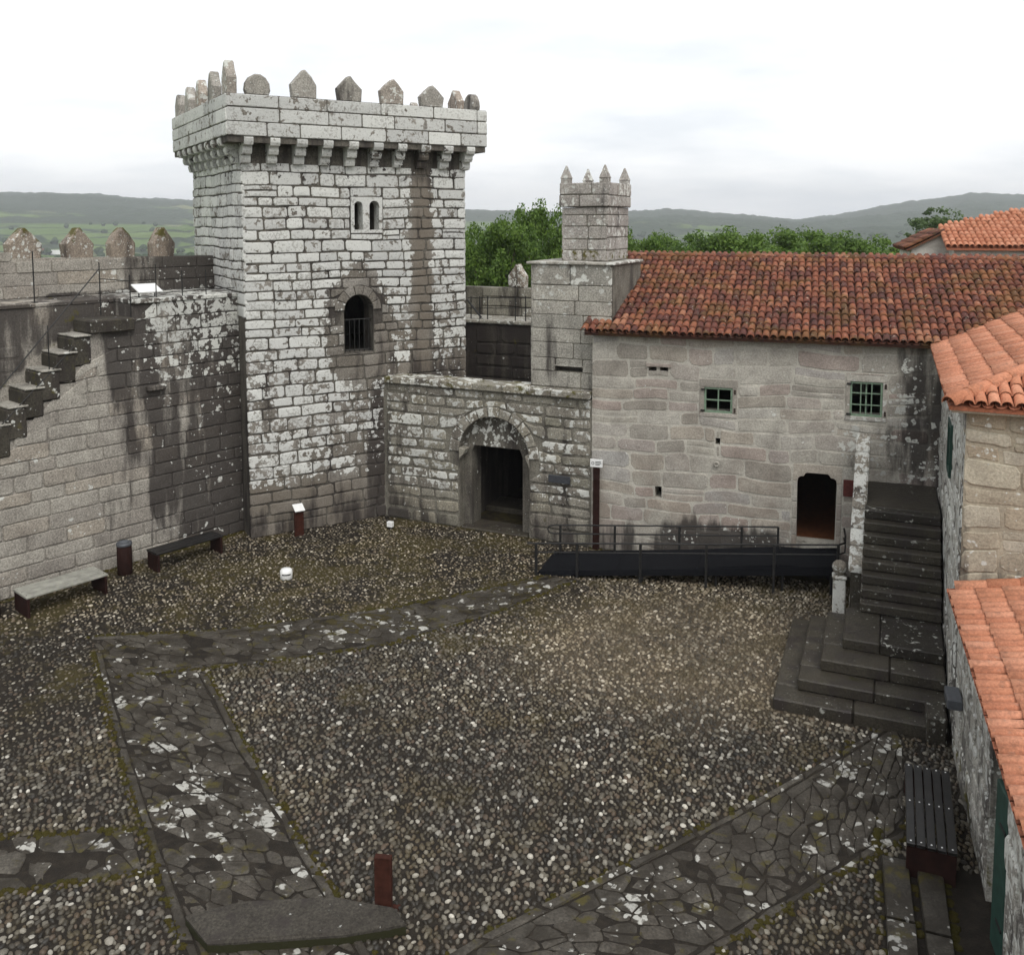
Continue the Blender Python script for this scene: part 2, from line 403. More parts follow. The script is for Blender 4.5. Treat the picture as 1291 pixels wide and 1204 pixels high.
def lw_stain(b):
    u = b.lin(L0, L1 - L0); u = b.mul(u, 1 / 5.502); z = b.xyz()[2]
    clean = b.ss(b.add(b.add(u, b.mul(z, .26)), b.mul(b.noise(1.0, 4, .62, b.scl((2.2, 2.2, .25))), 1.5)), 4.15, 4.75, 1, 0)
    strk = b.mul(b.band(u, 2.35, 3.15, .25), .45)
    up = b.mul(b.ss(b.sub(z, b.mul(u, .75)), 3.75, 4.15), b.mul(b.ss(u, 2.6, 3.2, 1, 0), b.ss(z, 6.15, 6.3, 1, 0)))
    par = b.mul(b.ss(z, 6.25, 6.35), b.add(b.mul(b.ss(u, 3.2, 5.0), .5), -.6))
    return b.add(b.add(b.sub(.84, b.mul(clean, .80)), b.add(b.mul(b.ss(u, 4.6, 5.6), .3), b.mul(strk, clean))), b.add(b.mul(up, .75), par))
def lw_cov(b):
    u = b.mul(b.lin(L0, L1 - L0), 1 / 5.502); z = b.xyz()[2]
    return b.add(b.mul(b.mul(b.mul(b.ss(z, 3.4, 5.6), b.ss(u, 2.2, 3.4)), b.ss(z, 6.2, 6.3, 1, .25)), .42), b.add(b.mul(b.ss(u, 3.2, 3.9), .2), b.mul(b.ss(u, 2.4, 2.0), .12)))
def lw_moss(b):
    u = b.mul(b.lin(L0, L1 - L0), 1 / 5.502); z = b.xyz()[2]
    return b.mul(b.band(b.sub(z, b.mul(u, .95)), 3.15, 4.3, .35), b.mul(b.ss(u, 2.2, 3., 1, 0), .5))
M['leftwall'] = stone_mat('weathered_granite', [(.30, .28, .25), (.345, .325, .29), (.265, .245, .22), (.335, .30, .255)], lw_cov, lw_stain, lw_moss, lsc=5.0)
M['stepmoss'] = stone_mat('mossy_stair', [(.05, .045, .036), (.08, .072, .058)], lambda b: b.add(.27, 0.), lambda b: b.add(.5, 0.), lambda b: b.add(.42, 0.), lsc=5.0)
M['leftjoint'] = stone_mat('curtain_joint', [(.28, .262, .235), (.33, .305, .27)], None, lw_stain, None)
def gw_cov(b):
    u = b.lin(G1, FG.d); z = b.xyz()[2]
    return b.add(b.mul(b.ss(z, .5, 1.3), .47), b.mul(b.band(u, .4, 1.9, .4), b.mul(b.band(z, .9, 2.8, .5), .12)))
M['gate'] = stone_mat('mossy_granite', [(.20, .19, .155), (.255, .24, .205), (.17, .155, .135), (.27, .25, .2)], gw_cov,
    lambda b: b.add(.36, b.add(b.mul(b.ss(b.lin(G1, FG.d), .2, 1.6, 1, 0), .22), b.mul(b.ss(b.xyz()[2], .0, .9, 1, 0), .3))), lambda b: b.add(.2, b.mul(b.ss(b.xyz()[2], 3.55, 3.8), .33)), lsc=5.2)
M['tymp'] = stone_mat('shaded_tympanum', [(.10, .092, .078), (.13, .12, .102)], lambda b: b.mul(b.ss(b.xyz()[2], 2.0, 2.3), .38), lambda b: b.add(.5, 0.), None, lsc=5.2)  # tympanum stone darkened to carry the arch recess shadow in its colour
M['gatejoint'] = stone_mat('gate_joint', [(.15, .14, .12), (.19, .18, .15)], None, lambda b: b.add(.5, 0.))
def h_cov(b):
    u = b.lin(P1, HD); z = b.xyz()[2]
    return b.add(b.mul(b.band(u, 5.6, 8., .4), b.mul(b.band(z, 2.2, 5.0, .4), .40)), b.mul(b.band(b.xyz()[2], .2, 1.0, .2), b.mul(b.ss(u, 1.5, 2.), .3)))
def h_stain(b):
    u = b.lin(P1, HD); z = b.xyz()[2]
    s = b.add(.10, b.mul(b.ss(b.add(u, b.mul(z, .12)), 7.1, 7.7), .62))
    s = b.add(s, b.mul(b.mul(b.band(u, 5.7, 7.2, .35), b.band(z, 2.3, 3.6, .3)), .42))
    return b.add(s, b.add(b.mul(b.ss(z, .35, 1.15, 1, 0), .5), b.mul(b.mul(b.band(u, 1.7, 4.5, .4), b.ss(z, .6, 1.4, 1, 0)), .5)))
def h_tint(b):
    z = b.xyz()[2]; return b.mul(b.ss(b.add(z, b.mul(b.noise(.9), 1.6)), 1.9, 4.0, 1, 0), b.mul(b.ss(b.noise(1.3, 2), .4, .6), .38)), (.25, .195, .16)
M['house'] = stone_mat('buff_granite', [(.35, .33, .29), (.43, .41, .37), (.29, .27, .24), (.39, .35, .30), (.36, .35, .335), (.345, .29, .26), (.41, .395, .36)], h_cov, h_stain, None, tint=h_tint, grain=.28)
M['housejoint'] = stone_mat('lime_mortar', [(.43, .41, .365), (.47, .45, .405)], None, h_stain, None, grain=.2)
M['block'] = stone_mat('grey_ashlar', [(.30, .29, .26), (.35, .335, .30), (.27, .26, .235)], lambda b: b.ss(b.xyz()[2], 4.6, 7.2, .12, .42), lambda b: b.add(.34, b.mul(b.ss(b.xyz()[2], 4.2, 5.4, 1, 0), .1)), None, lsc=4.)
M['turret'] = stone_mat('turret_ashlar', [(.31, .29, .27), (.36, .34, .32), (.28, .26, .24)], lambda b: b.add(.38, 0.), lambda b: b.add(.36, 0.), lambda b: b.ss(b.xyz()[2], 7.2, 7.5, .62, .12))
M['dkwall'] = stone_mat('dark_granite', [(.07, .062, .052), (.10, .09, .075)], lambda b: b.add(.08, 0.), lambda b: b.add(.75, 0.), lambda b: b.add(.3, 0.))  # very dark stone; puts the gate passage's shade into its colour
def r_stain(b):
    z = b.xyz()[2]; return b.add(.5, b.mul(b.ss(z, .5, 2.4, 1, 0), .16))
M['right'] = stone_mat('streaked_limewash', [(.33, .32, .29), (.38, .37, .34), (.3, .285, .255)], lambda b: b.add(.36, b.mul(b.ss(b.xyz()[2], .4, 1.6), .2)), r_stain, lambda b: b.ss(b.xyz()[2], .2, 1.3, .5, .12), lsc=6.)
M['south'] = stone_mat('warm_rubble', [(.40, .365, .29), (.45, .415, .345), (.35, .315, .25), (.36, .30, .225)], lambda b: b.add(.15, 0.), lambda b: b.ss(b.xyz()[2], 2.6, 3.4, .55, .12), None, grain=.25)
M['southjoint'] = stone_mat('warm_mortar', [(.33, .29, .225), (.37, .33, .26)], None, lambda b: b.ss(b.xyz()[2], 2.6, 3.4, .6, .3), None, grain=.2)
M['stairs'] = stone_mat('wet_dark_steps', [(.044, .039, .03), (.062, .055, .043), (.028, .025, .02)], lambda b: b.add(.2, 0.), lambda b: b.add(.5, 0.), lambda b: b.add(.32, 0.), rough=.42, lich=(.34, .34, .31), lsc=8, mosscol=(.03, .03, .009))
M['coping'] = stone_mat('lichen_coping', [(.22, .2, .17), (.26, .24, .21)], lambda b: b.add(.62, 0.), lambda b: b.add(.42, 0.), None, lsc=7)
M['merlon'] = stone_mat('mossy_merlon', [(.24, .2, .165), (.27, .23, .19)], lambda b: b.add(.38, 0.), lambda b: b.add(.44, 0.), lambda b: b.ss(b.xyz()[2], 7.15, 7.95, .22, .72), lsc=9)
M['flag'] = stone_mat('wet_flagstone', [(.042, .037, .03), (.066, .059, .049), (.05, .043, .035), (.082, .074, .062), (.056, .048, .039)], lambda b: b.add(.13, b.mul(b.ss(b.noise(.55, 2), .42, .6), .26)), lambda b: b.add(.60, 0.), lambda b: b.add(.47, 0.), lsc=4.5, lich=(.40, .39, .36), rough=.6, dark=(.026, .021, .015), mosscol=(.06, .05, .014))
M['slab'] = stone_mat('worn_slab', [(.048, .043, .036), (.06, .054, .046)], lambda b: b.add(.16, 0.), lambda b: b.add(.45, 0.), lambda b: b.ss(b.xyz()[2], .07, .12, 1.3, .22), lsc=5, lich=(.42, .42, .395), mosscol=(.022, .022, .008))  # mossy foot painted near-black for the shadowed hole below the slab
M['backwall'] = stone_mat('pale_block', [(.50, .49, .45), (.55, .54, .5)], None, lambda b: b.add(.15, 0.), None, grain=.15)
M['far_stone'] = stone_mat('rear_curtain', [(.25, .24, .2), (.3, .285, .25)], lambda b: b.add(.3, 0.), lambda b: b.add(.42, 0.), lambda b: b.add(.25, 0.))

def tile_mat(name, stops, dirt, moss, spots):
    b = B(name); isl = b.island(); n1 = b.noise(1.1, 4, .6)
    col = b.ramp(b.add(b.mul(isl, .75), b.mul(n1, .25)), stops)
    col = b.mix(1., col, b.ramp(b.noise(30, 4, .65), [(.3, (.72, .70, .68)), (.7, (1.2, 1.2, 1.2))]), 'MULTIPLY')
    col = b.mix(b.mul(b.ss(b.noise(7, 4, .65), .5, .66), dirt), col, (.045, .032, .028))
    col = b.mix(b.mul(b.ss(b.add(b.noise(1.6, 3), b.mul(b.noise(12, 3), .3)), .62, .78), moss), col, (.16, .10, .02))
    col = b.mix(b.mul(b.ss(b.noise(14, 3, .6), .64, .68), spots), col, (.55, .42, .33))
    return b.done(col, .82, b.bump(b.noise(24, 4, .6), .4, .01), spec=.25)
M['oldtile'] = tile_mat('old_terracotta', [(0, (.06, .032, .03)), (.28, (.13, .048, .037)), (.55, (.20, .07, .044)), (.8, (.265, .098, .056)), (1, (.42, .23, .145))], .8, .35, .55)
M['oldpan'] = tile_mat('old_terracotta_pan', [(0, (.07, .035, .028)), (1, (.15, .055, .035))], .75, .3, .0)
M['newtile'] = tile_mat('new_terracotta', [(0, (.43, .165, .092)), (.5, (.54, .23, .135)), (1, (.60, .29, .185))], .3, .06, .12)
M['newpan'] = tile_mat('new_terracotta_pan', [(0, (.30, .11, .06)), (1, (.36, .13, .075))], .3, .05, .0)
def simple(name, col, rough=.6, metal=0., var=.25, sc=14, spec=.4, bmp=.15):
    b = B(name); n = b.noise(sc, 4, .6)
    c = b.mix(1., col, b.ramp(n, [(.3, (1 - var,) * 3), (.7, (1 + var,) * 3)]), 'MULTIPLY')
    return b.done(c, rough, b.bump(n, bmp, .01), metal, spec)
M['iron'] = simple('dark_iron', (.035, .034, .033), .5, .6)
M['rust'] = simple('corten_steel', (.042, .014, .009), .85, 0, .4, 9, .15)
M['rustdark'] = simple('corten_dark', (.022, .009, .007), .8, 0, .35, 9, .15)
M['ramp'] = simple('ramp_plate', (.007, .0075, .0095), .8, 0, .3, 22, .12)
M['wood_dark'] = simple('wet_dark_timber', (.012, .011, .0105), .33, 0, .5, 6, .45)
M['wood_pale'] = simple('weathered_timber', (.27, .265, .23), .5, 0, .35, 5, .5)
M['door_wood'] = simple('old_door_wood', (.035, .022, .015), .6, 0, .4, 9)
M['green'] = simple('green_paint', (.17, .24, .17), .55, 0, .2, 10)
M['greendoor'] = simple('green_door_paint', (.018, .05, .038), .6, 0, .35, 8)
M['white'] = simple('white_enamel', (.78, .78, .76), .4, 0, .06, 10, .5)
M['slate'] = simple('slate_plaque', (.045, .048, .055), .5, 0, .3, 20)
M['black'] = simple('black_mark', (.02, .02, .02), .6, 0, .1)
M['lampgrey'] = simple('lamp_grey', (.085, .09, .10), .45, .2, .15)
M['redplate'] = simple('dark_red_plate', (.10, .022, .018), .6, 0, .3)
M['plaster'] = simple('dim_room_plaster', (.16, .14, .11), .9, 0, .3, 3)
b = B('window_pane'); M['glass'] = b.done(b.mix(b.noise(2.), (.012, .014, .016), (.03, .032, .034)), .08, None, 0., .5)
M['orangesill'] = simple('floor_boards', (.16, .06, .025), .6, 0, .3, 8)

# ------------------------------------------------------------------ terrain, hills
nr = np.random.default_rng(5)
def vnoise(x, y, seed=0):
    def h(i, j): 
        s = np.sin(i * 127.1 + j * 311.7 + seed * 74.7) * 43758.5453; return s - np.floor(s)
    i, j = np.floor(x), np.floor(y); fx, fy = x - i, y - j; fx = fx * fx * (3 - 2 * fx); fy = fy * fy * (3 - 2 * fy)
    return (h(i, j) * (1 - fx) + h(i + 1, j) * fx) * (1 - fy) + (h(i, j + 1) * (1 - fx) + h(i + 1, j + 1) * fx) * fy
def fbm(x, y, seed=0, oc=4):
    a, s = 0, 1.
    for k in range(oc): a = a + s * (vnoise(x * 2 ** k, y * 2 ** k, seed + k) - .5); s *= .5
    return a
CREST_X = np.array([-900, -300, 0, 100, 245, 600, 750, 800, 850, 940, 1000, 1060, 1140, 1220, 1291, 1700, 2600.])
CREST_Y = np.array([258, 252, 250, 251, 258, 268, 272, 271, 270, 276, 281, 276, 263, 254, 256, 258, 262.])
def crest(az): return np.interp(np.tan(np.clip(az, -1.1, 1.1)) * FPX + 645.5, CREST_X, (YH - CREST_Y) / FPX)
def ground_h(X, Y, fine=True):
    r = np.hypot(X, Y); az = np.arctan2(X, Y)
    sm = lambda a, b: (lambda t: t * t * (3 - 2 * t))(np.clip((r - a) / (b - a), 0, 1))
    z = -.6 - 17.5 * sm(70, 520)
    top = EYE + 2700 * crest(az)
    z = z + (top + 18) * sm(900, 2700) * (1 - .35 * sm(2800, 4300)) + fbm(X / 420, Y / 420, 3) * 14 * sm(300, 900) * (1 - .6 * sm(2300, 2700))
    if fine:
        forest = np.clip((fbm(X / 330, Y / 330, 11) + .35 * (sm(1300, 2100)) - .10) * 6, 0, 1) * sm(900, 1300)
        z = z + forest * (6 + 7 * fbm(X / 22, Y / 22, 21, 3))
    return z
def terrain():
    fineaz = np.radians(np.arange(-33, 33.01, .14)); co = np.radians(np.arange(36, 325, 3.))
    az = np.concatenate([fineaz, co]); rr = np.concatenate([[.5, 12, 30, 50], np.geomspace(64, 900, 34), np.geomspace(930, 4300, 120)])
    X = np.sin(az)[None] * rr[:, None]; Y = np.cos(az)[None] * rr[:, None] + 0
    Z = ground_h(X, Y); V = np.stack([X, Y, Z], -1).reshape(-1, 3); n = len(az)
    i, j = np.meshgrid(np.arange(0, len(rr) - 1), np.arange(n), indexing='ij'); j2 = (j + 1) % n
    Q = np.stack([i * n + j, (i + 1) * n + j, (i + 1) * n + j2, i * n + j2], -1).reshape(-1, 4)
    b = B('countryside'); p = b.pos(); x = b.xyz()
    r = b.ma('POWER', b.add(b.mul(x[0], x[0]), b.mul(x[1], x[1])), .5)
    wp = b.scl((1 / 130, 1 / 90, 0)); c = b.vor(1., 'F1', wp, 'Color'); edge = b.vor(1., 'DISTANCE_TO_EDGE', wp)
    rc = b.xyz(c)[0]
    col = b.ramp(rc, [(0, (.075, .125, .025)), (.3, (.12, .17, .045)), (.6, (.09, .145, .03)), (.85, (.17, .20, .075)), (1, (.2, .19, .11))])
    col = b.mix(1., col, b.ramp(b.noise(.03, 4), [(.3, (.8, .8, .8)), (.7, (1.15, 1.15, 1.15))]), 'MULTIPLY')
    col = b.mix(b.ss(edge, .03, .06, 1, 0), col, (.022, .04, .016))
    fo = b.ss(b.add(b.noise(.0026, 3, .55), b.add(b.ss(r, 1300, 2050, -.12, .17), b.mul(b.ss(x[0], -50, 150), .2))), .49, .53)
    fcol = b.mix(b.noise(.045, 5, .65), (.008, .018, .010), (.05, .075, .03))
    col = b.mix(fo, col, fcol)
    m = b.done(col, .95, b.bump(b.noise(.06, 5, .65), 1., 9.), spec=.1)
    return struct('terrain', (V, Q), m, smooth=True)
terrain()

# ------------------------------------------------------------------ courtyard ground
def g2(px): return [tuple(at(*p)[:2]) for p in px]
def lerp_poly(pl, n):
    P = np.array(pl); s = np.concatenate([[0], np.cumsum(np.linalg.norm(np.diff(P, axis=0), axis=1))]); t = np.linspace(0, s[-1], n)
    return np.stack([np.interp(t, s, P[:, 0]), np.interp(t, s, P[:, 1])], -1)
BANDS = {
 'A': (g2([(112, 803), (280, 794), (500, 765), (600, 745), (690, 726)]), g2([(150, 853), (330, 836), (480, 815), (620, 775), (728, 731)])),
 'B': (g2([(118, 822), (135, 900), (152, 960), (182, 1060), (232, 1204), (262, 1290)]), g2([(262, 850), (310, 940), (400, 1090), (432, 1142), (520, 1290)])),
 'C': (g2([(1135, 902), (1000, 980), (900, 1035), (600, 1182), (420, 1290)]), g2([(1142, 1058), (1090, 1085), (900, 1204), (760, 1290)])),
 'D': (g2([(-160, 1066), (0, 1055), (166, 1045)]), g2([(-160, 1140), (0, 1126), (182, 1100)])),
}
def inpoly(P, poly):
    x, y = P[:, 0], P[:, 1]; c = np.zeros(len(P), bool); n = len(poly)
    for i in range(n):
        (x1, y1), (x2, y2) = poly[i], poly[i - 1]
        k = ((y1 > y) != (y2 > y)) & (x < (x2 - x1) * (y - y1) / (y2 - y1 + 1e-12) + x1); c ^= k
    return c
S1, S2, S3 = 6.62, 6.22, 5.80
STEP_AREA = [FR.P(1.0, -.2, 0)[:2], FR.P(6.65, -.2, 0)[:2], FR.P(6.65, 2.7, 0)[:2], FR.P(2.4, 2.0, 0)[:2]]
yard = [FL.P(-16, -.5, 0), FL.P(6.2, -.5, 0), FT.P(.5, -.5, 0), FG.P(-.2, -.5, 0), FG.P(2.2, -.5, 0), FG.P(2.2, -4.2, 0), FG.P(4.4, -4.2, 0), FG.P(4.4, -.5, 0), FH.P(0, -.5, 0), FH.P(7.9, -.4, 0), FR.P(RL, -.4, 0), FQ.P(4.2, -.4, 0), FQ.P(15, -.4, 0)]
def m_ground():
    b = B('earth_and_moss'); x = b.xyz(); n = b.noise(.55, 4, .6); n2 = b.noise(6, 4, .65)
    col = b.ramp(n2, [(.25, (.009, .007, .005)), (.5, (.018, .014, .010)), (.75, (.034, .027, .019))])
    mo = b.ss(b.add(b.mul(n, .7), b.add(b.mul(n2, .35), b.ss(x[1], 13, 19, -.08, .07))), .53, .66)
    col = b.mix(b.mul(mo, .8), col, b.mix(b.noise(14, 3), (.03, .025, .008), (.075, .058, .017)))
    dx = b.mul(b.sub(x[0], 3.6), .25); dy = b.mul(b.sub(x[1], 16.6), .36)
    tan = b.ss(b.add(b.ma('POWER', b.add(b.mul(dx, dx), b.mul(dy, dy)), .5), b.mul(n, .6)), .75, 1.45, 1, 0)
    col = b.mix(b.mul(tan, .75), col, b.mix(n2, (.075, .057, .036), (.145, .112, .075)))
    return b.done(col, .85, b.bump(b.noise(40, 4, .6), .7, .02), spec=.25)
M['earth'] = m_ground()
def flat_poly(pts, z):
    tr = tessellate_polygon([[Vector((p[0], p[1], 0)) for p in pts]]); V = [(p[0], p[1], z) for p in pts]
    F = []
    for t in tr:
        a, b_, c = [np.array(V[i][:2]) for i in t]; F.append(tuple(t) if np.cross(b_ - a, c - a) > 0 else tuple(reversed(t)))
    return V, F
court = struct('courtyard', flat_poly(yard, 0.), M['earth'])
def gfn(a, n, b): return (a, b, n)
# flagstone bands
flags, kerbs = [], []
def flag_band(key, nacross, ln, kerb=None, zt=.03):
    a, c = BANDS[key]; Ls = np.linalg.norm(np.diff(np.array(a), axis=0), axis=1).sum(); n = max(2, int(Ls / ln))
    ea, ec = lerp_poly(a, n * 4 + 1), lerp_poly(c, n * 4 + 1)
    def Q(s, t): 
        f = min(max(s, 0), 1) * (n * 4); i = min(int(f), n * 4 - 1); w = f - i
        return (ea[i] * (1 - w) + ea[i + 1] * w) * (1 - t) + (ec[i] * (1 - w) + ec[i + 1] * w) * t
    t0, t1 = (kerb, 1 - kerb) if kerb else (0., 1.)
    for side in ((0, t0), (t1, 1)) if kerb else ():
        s = 0.
        while s < 1:
            e = min(1, s + R.uniform(.7, 1.5) / Ls)
            pts = [Q(s + .003, side[0] + R.random() * .03), Q((s + e) / 2, side[0] + R.random() * .03), Q(e - .003, side[0] + R.random() * .03), Q(e - .003, side[1] - .01), Q((s + e) / 2, side[1] - .01), Q(s + .003, side[1] - .01)]
            kerbs.append(stone(gfn, pts, zt - .014 + R.uniform(-.012, .012), -.05, .022, .004)); s = e
    # irregular stones: cells of scattered points in band metres
    Wd = float(np.linalg.norm(ea - ec, axis=1).mean()); T0, T1 = t0 * Wd, t1 * Wd; cnt = int(Ls * (T1 - T0) * nacross)
    pts = []; tries = 0
    while len(pts) < cnt and tries < 9000:
        tries += 1; p = np.array([nr.uniform(0, Ls), nr.uniform(T0, T1)]); md = .155 * R.choice([.7, .8, 1., 1.7, 2.0])
        if all(np.hypot((p[0] - q[0]) * .75, p[1] - q[1]) > md for q in pts): pts.append(p)
    Pp = np.array(pts)
    for p in Pp:
        poly = [np.array(v) for v in ((0, T0), (Ls, T0), (Ls, T1), (0, T1))]
        near = Pp[np.argsort(np.sum((Pp - p) ** 2, 1))[1:15]]
        for q in near:
            mid, nrm = (p + q) / 2, q - p; new = []
            for i in range(len(poly)):
                v, w = poly[i], poly[(i + 1) % len(poly)]; dv, dw = (v - mid) @ nrm, (w - mid) @ nrm
                if dv <= 0: new.append(v)
                if dv * dw < 0: new.append(v + (w - v) * (dv / (dv - dw)))
            poly = new
            if len(poly) < 3: break
        if len(poly) < 3 or R.random() < .08: continue
        c = np.mean(poly, 0); sh = R.uniform(.015, .07); poly = [c + (v - c) * (1 - sh) + nr.uniform(-.018, .018, 2) for v in poly]
        o2 = []                                   # cut the corners
        for i in range(len(poly)):
            v, a_, b_ = poly[i], poly[i - 1], poly[(i + 1) % len(poly)]; f_ = R.uniform(.1, .2); o2 += [v + (a_ - v) * f_, v + (b_ - v) * f_]
        if np.ptp(np.array(o2), axis=0).min() < .07: continue
        wp = [Q(v[0] / Ls, v[1] / Wd) for v in o2]
        area = sum(wp[i][0] * wp[(i + 1) % len(wp)][1] - wp[(i + 1) % len(wp)][0] * wp[i][1] for i in range(len(wp)))
        flags.append(stone(gfn, wp if area > 0 else wp[::-1], zt - .022 + R.uniform(-.012, .012), -.05, .012, .006))
flag_band('A', 13, .42, .09); flag_band('B', 13, .42, .085); flag_band('C', 12, .44, .085); flag_band('D', 7, .55)
# slabs beside the right wall (gutter kerbs)
for n0, n1 in ((.42, .72), (.80, 1.12)):
    u = 3.0
    while u < 9:
        e = u + R.uniform(1.0, 1.7)
        kerbs.append(stone(gfn, [FQ.P(u + .02, n0 + R.random() * .02, 0)[:2], FQ.P(u + .02, n1 - R.random() * .02, 0)[:2], FQ.P(e - .02, n1 - R.random() * .02, 0)[:2], FQ.P(e - .02, n0 + R.random() * .02, 0)[:2]], .10 + R.uniform(-.01, .01), -.05, .03, .006)); u = e
pieces('flagstone', flags, M['flag'], court); pieces('kerbstone', kerbs, M['flag'], court)
# pebbles
def pebbles():
    sp = .085; xs = np.arange(-13, 11, sp); ys = np.arange(6.2, 24.6, sp * .87)
    X, Y = np.meshgrid(xs, ys); X[1::2] += sp / 2; P = np.stack([X.ravel(), Y.ravel()], -1) + nr.uniform(-.026, .026, (X.size, 2))
    k = inpoly(P, [p[:2] for p in yard])
    for key, (a, c) in BANDS.items(): k &= ~inpoly(P, list(a) + list(reversed(c)))
    k &= ~inpoly(P, STEP_AREA)
    q = P - FQ.o; qu, qn = q @ FQ.d, q @ FQ.n; k &= ~((qu > 2.9) & (qn < 1.15))
    q = P - FG.o; k &= ~((q @ FG.n < .05))
    P = P[k]
    x, y = P[:, 0], P[:, 1]
    d = fbm(x * .5, y * .5, 40)
    back = np.clip((y - (16.8 + .12 * x + 1.6 * fbm(x * .35, y * .35, 9))) / 1.6, 0, 1) * (x < 1.6)
    left = np.clip((-x - 6.6 + 1.2 * fbm(x * .6, y * .6, 3) + (y - 13.5) * .5) / 1.2, 0, 1)
    bare = np.maximum(back, left); keepp = nr.random(len(P)) < (1 - .3 * bare) * np.clip(1.05 + d * .5, .5, 1.0)
    P = P[keepp]; bare = bare[keepp]; n = len(P)
    q = P - np.array([4.1, 16.4]); tan = np.exp(-((q[:, 0] / 2.6) ** 2 + (q[:, 1] / 2.0) ** 2))
    seg = 7; a = nr.uniform(.035, .053, n) * (1 - .2 * bare); asp = nr.uniform(.5, .85, n); a = a * np.where(nr.random(n) < .12, 1.35, 1.0) * np.where(nr.random(n) < .25, .75, 1.); rot = nr.uniform(0, np.pi, n) * .75 + .3
    h = nr.uniform(.014, .036, n) * (1 - .3 * bare)
    w = np.arange(seg) * 2 * np.pi / seg
    rings = [(1.0, -.012), (.86, .55), (.48, .93)]
    V = np.zeros((n, seg * 3 + 1, 3))
    for k, (rf, hf) in enumerate(rings):
        wob = 1 + nr.uniform(-.1, .1, (n, seg))
        lx = np.cos(w)[None] * a[:, None] * rf * wob; ly = np.sin(w)[None] * (a * asp)[:, None] * rf * wob
        V[:, k * seg:(k + 1) * seg, 0] = P[:, :1] + lx * np.cos(rot)[:, None] - ly * np.sin(rot)[:, None]
        V[:, k * seg:(k + 1) * seg, 1] = P[:, 1:] + lx * np.sin(rot)[:, None] + ly * np.cos(rot)[:, None]
        V[:, k * seg:(k + 1) * seg, 2] = (hf * h[:, None] if hf > 0 else hf)
    V[:, -1, :2] = P + nr.uniform(-.2, .2, (n, 2)) * a[:, None]; V[:, -1, 2] = h
    F1 = []
    for k in range(2):
        for i in range(seg):
            j = (i + 1) % seg; F1 += [(k * seg + i, k * seg + j, (k + 1) * seg + j), (k * seg + i, (k + 1) * seg + j, (k + 1) * seg + i)]
    for i in range(seg): F1.append((2 * seg + i, 2 * seg + (i + 1) % seg, 3 * seg))
    F1 = np.array(F1); nv = seg * 3 + 1
    b = B('river_pebble'); isl = b.island(); x_ = b.xyz()
    col = b.ramp(isl, [(0, (.014, .0125, .0105)), (.2, (.034, .030, .024)), (.45, (.062, .055, .044)), (.58, (.070, .050, .036)), (.72, (.092, .083, .067)), (.86, (.135, .127, .11)), (.94, (.23, .22, .198)), (1, (.46, .45, .42))])
    dx = b.mul(b.sub(x_[0], 3.6), .25); dy = b.mul(b.sub(x_[1], 16.6), .36); nn = b.noise(.6, 3)
    tan_ = b.ma('MAXIMUM', b.ss(b.add(b.ma('POWER', b.add(b.mul(dx, dx), b.mul(dy, dy)), .5), b.mul(nn, .6)), .8, 1.5, 1, 0), b.mul(b.ss(b.add(x_[1], b.mul(nn, 3.)), 17.8, 20.2), .7))
    col = b.mix(b.mul(tan_, .55), col, b.mix(b.ma('POWER', isl, 1.7), (.055, .042, .026), (.40, .34, .25)))
    col = b.mix(b.mul(b.ss(b.noise(1.1, 3, .6), .46, .66), .5), col, (.068, .052, .022))
    col = b.mix(1., col, b.ramp(b.noise(60, 3), [(.3, (.75,) * 3), (.7, (1.2,) * 3)]), 'MULTIPLY')
    big = b.noise(.45, 4, .6)
    col = b.mix(1., col, b.ramp(big, [(.3, (.78, .77, .74)), (.5, (1.12, 1.08, 1.0)), (.7, (1.42, 1.34, 1.18))]), 'MULTIPLY')
    mat = b.done(col, .5, None, spec=.4)
    # largest-looking 300 are parts of their own, the rest one field
    key = a / np.hypot(P[:, 0], P[:, 1] + 0)
    sx = 645.5 + FPX * P[:, 0] / P[:, 1]; vis = (sx > 5) & (sx < 1140) & (P[:, 1] > 9.55)
    order = np.argsort(-(key * vis)); top, rest = order[:300], order[300:]
    for i in top: part('pebble', (V[i], [tuple(t) for t in F1]), mat, court, smooth=True)
    Vr = V[rest].reshape(-1, 3); Fr_ = (F1[None] + (np.arange(len(rest)) * nv)[:, None, None]).reshape(-1, 3)
    o = part('pebble_paving', (Vr, Fr_), mat, court, kind='stuff', smooth=True)
pebbles()
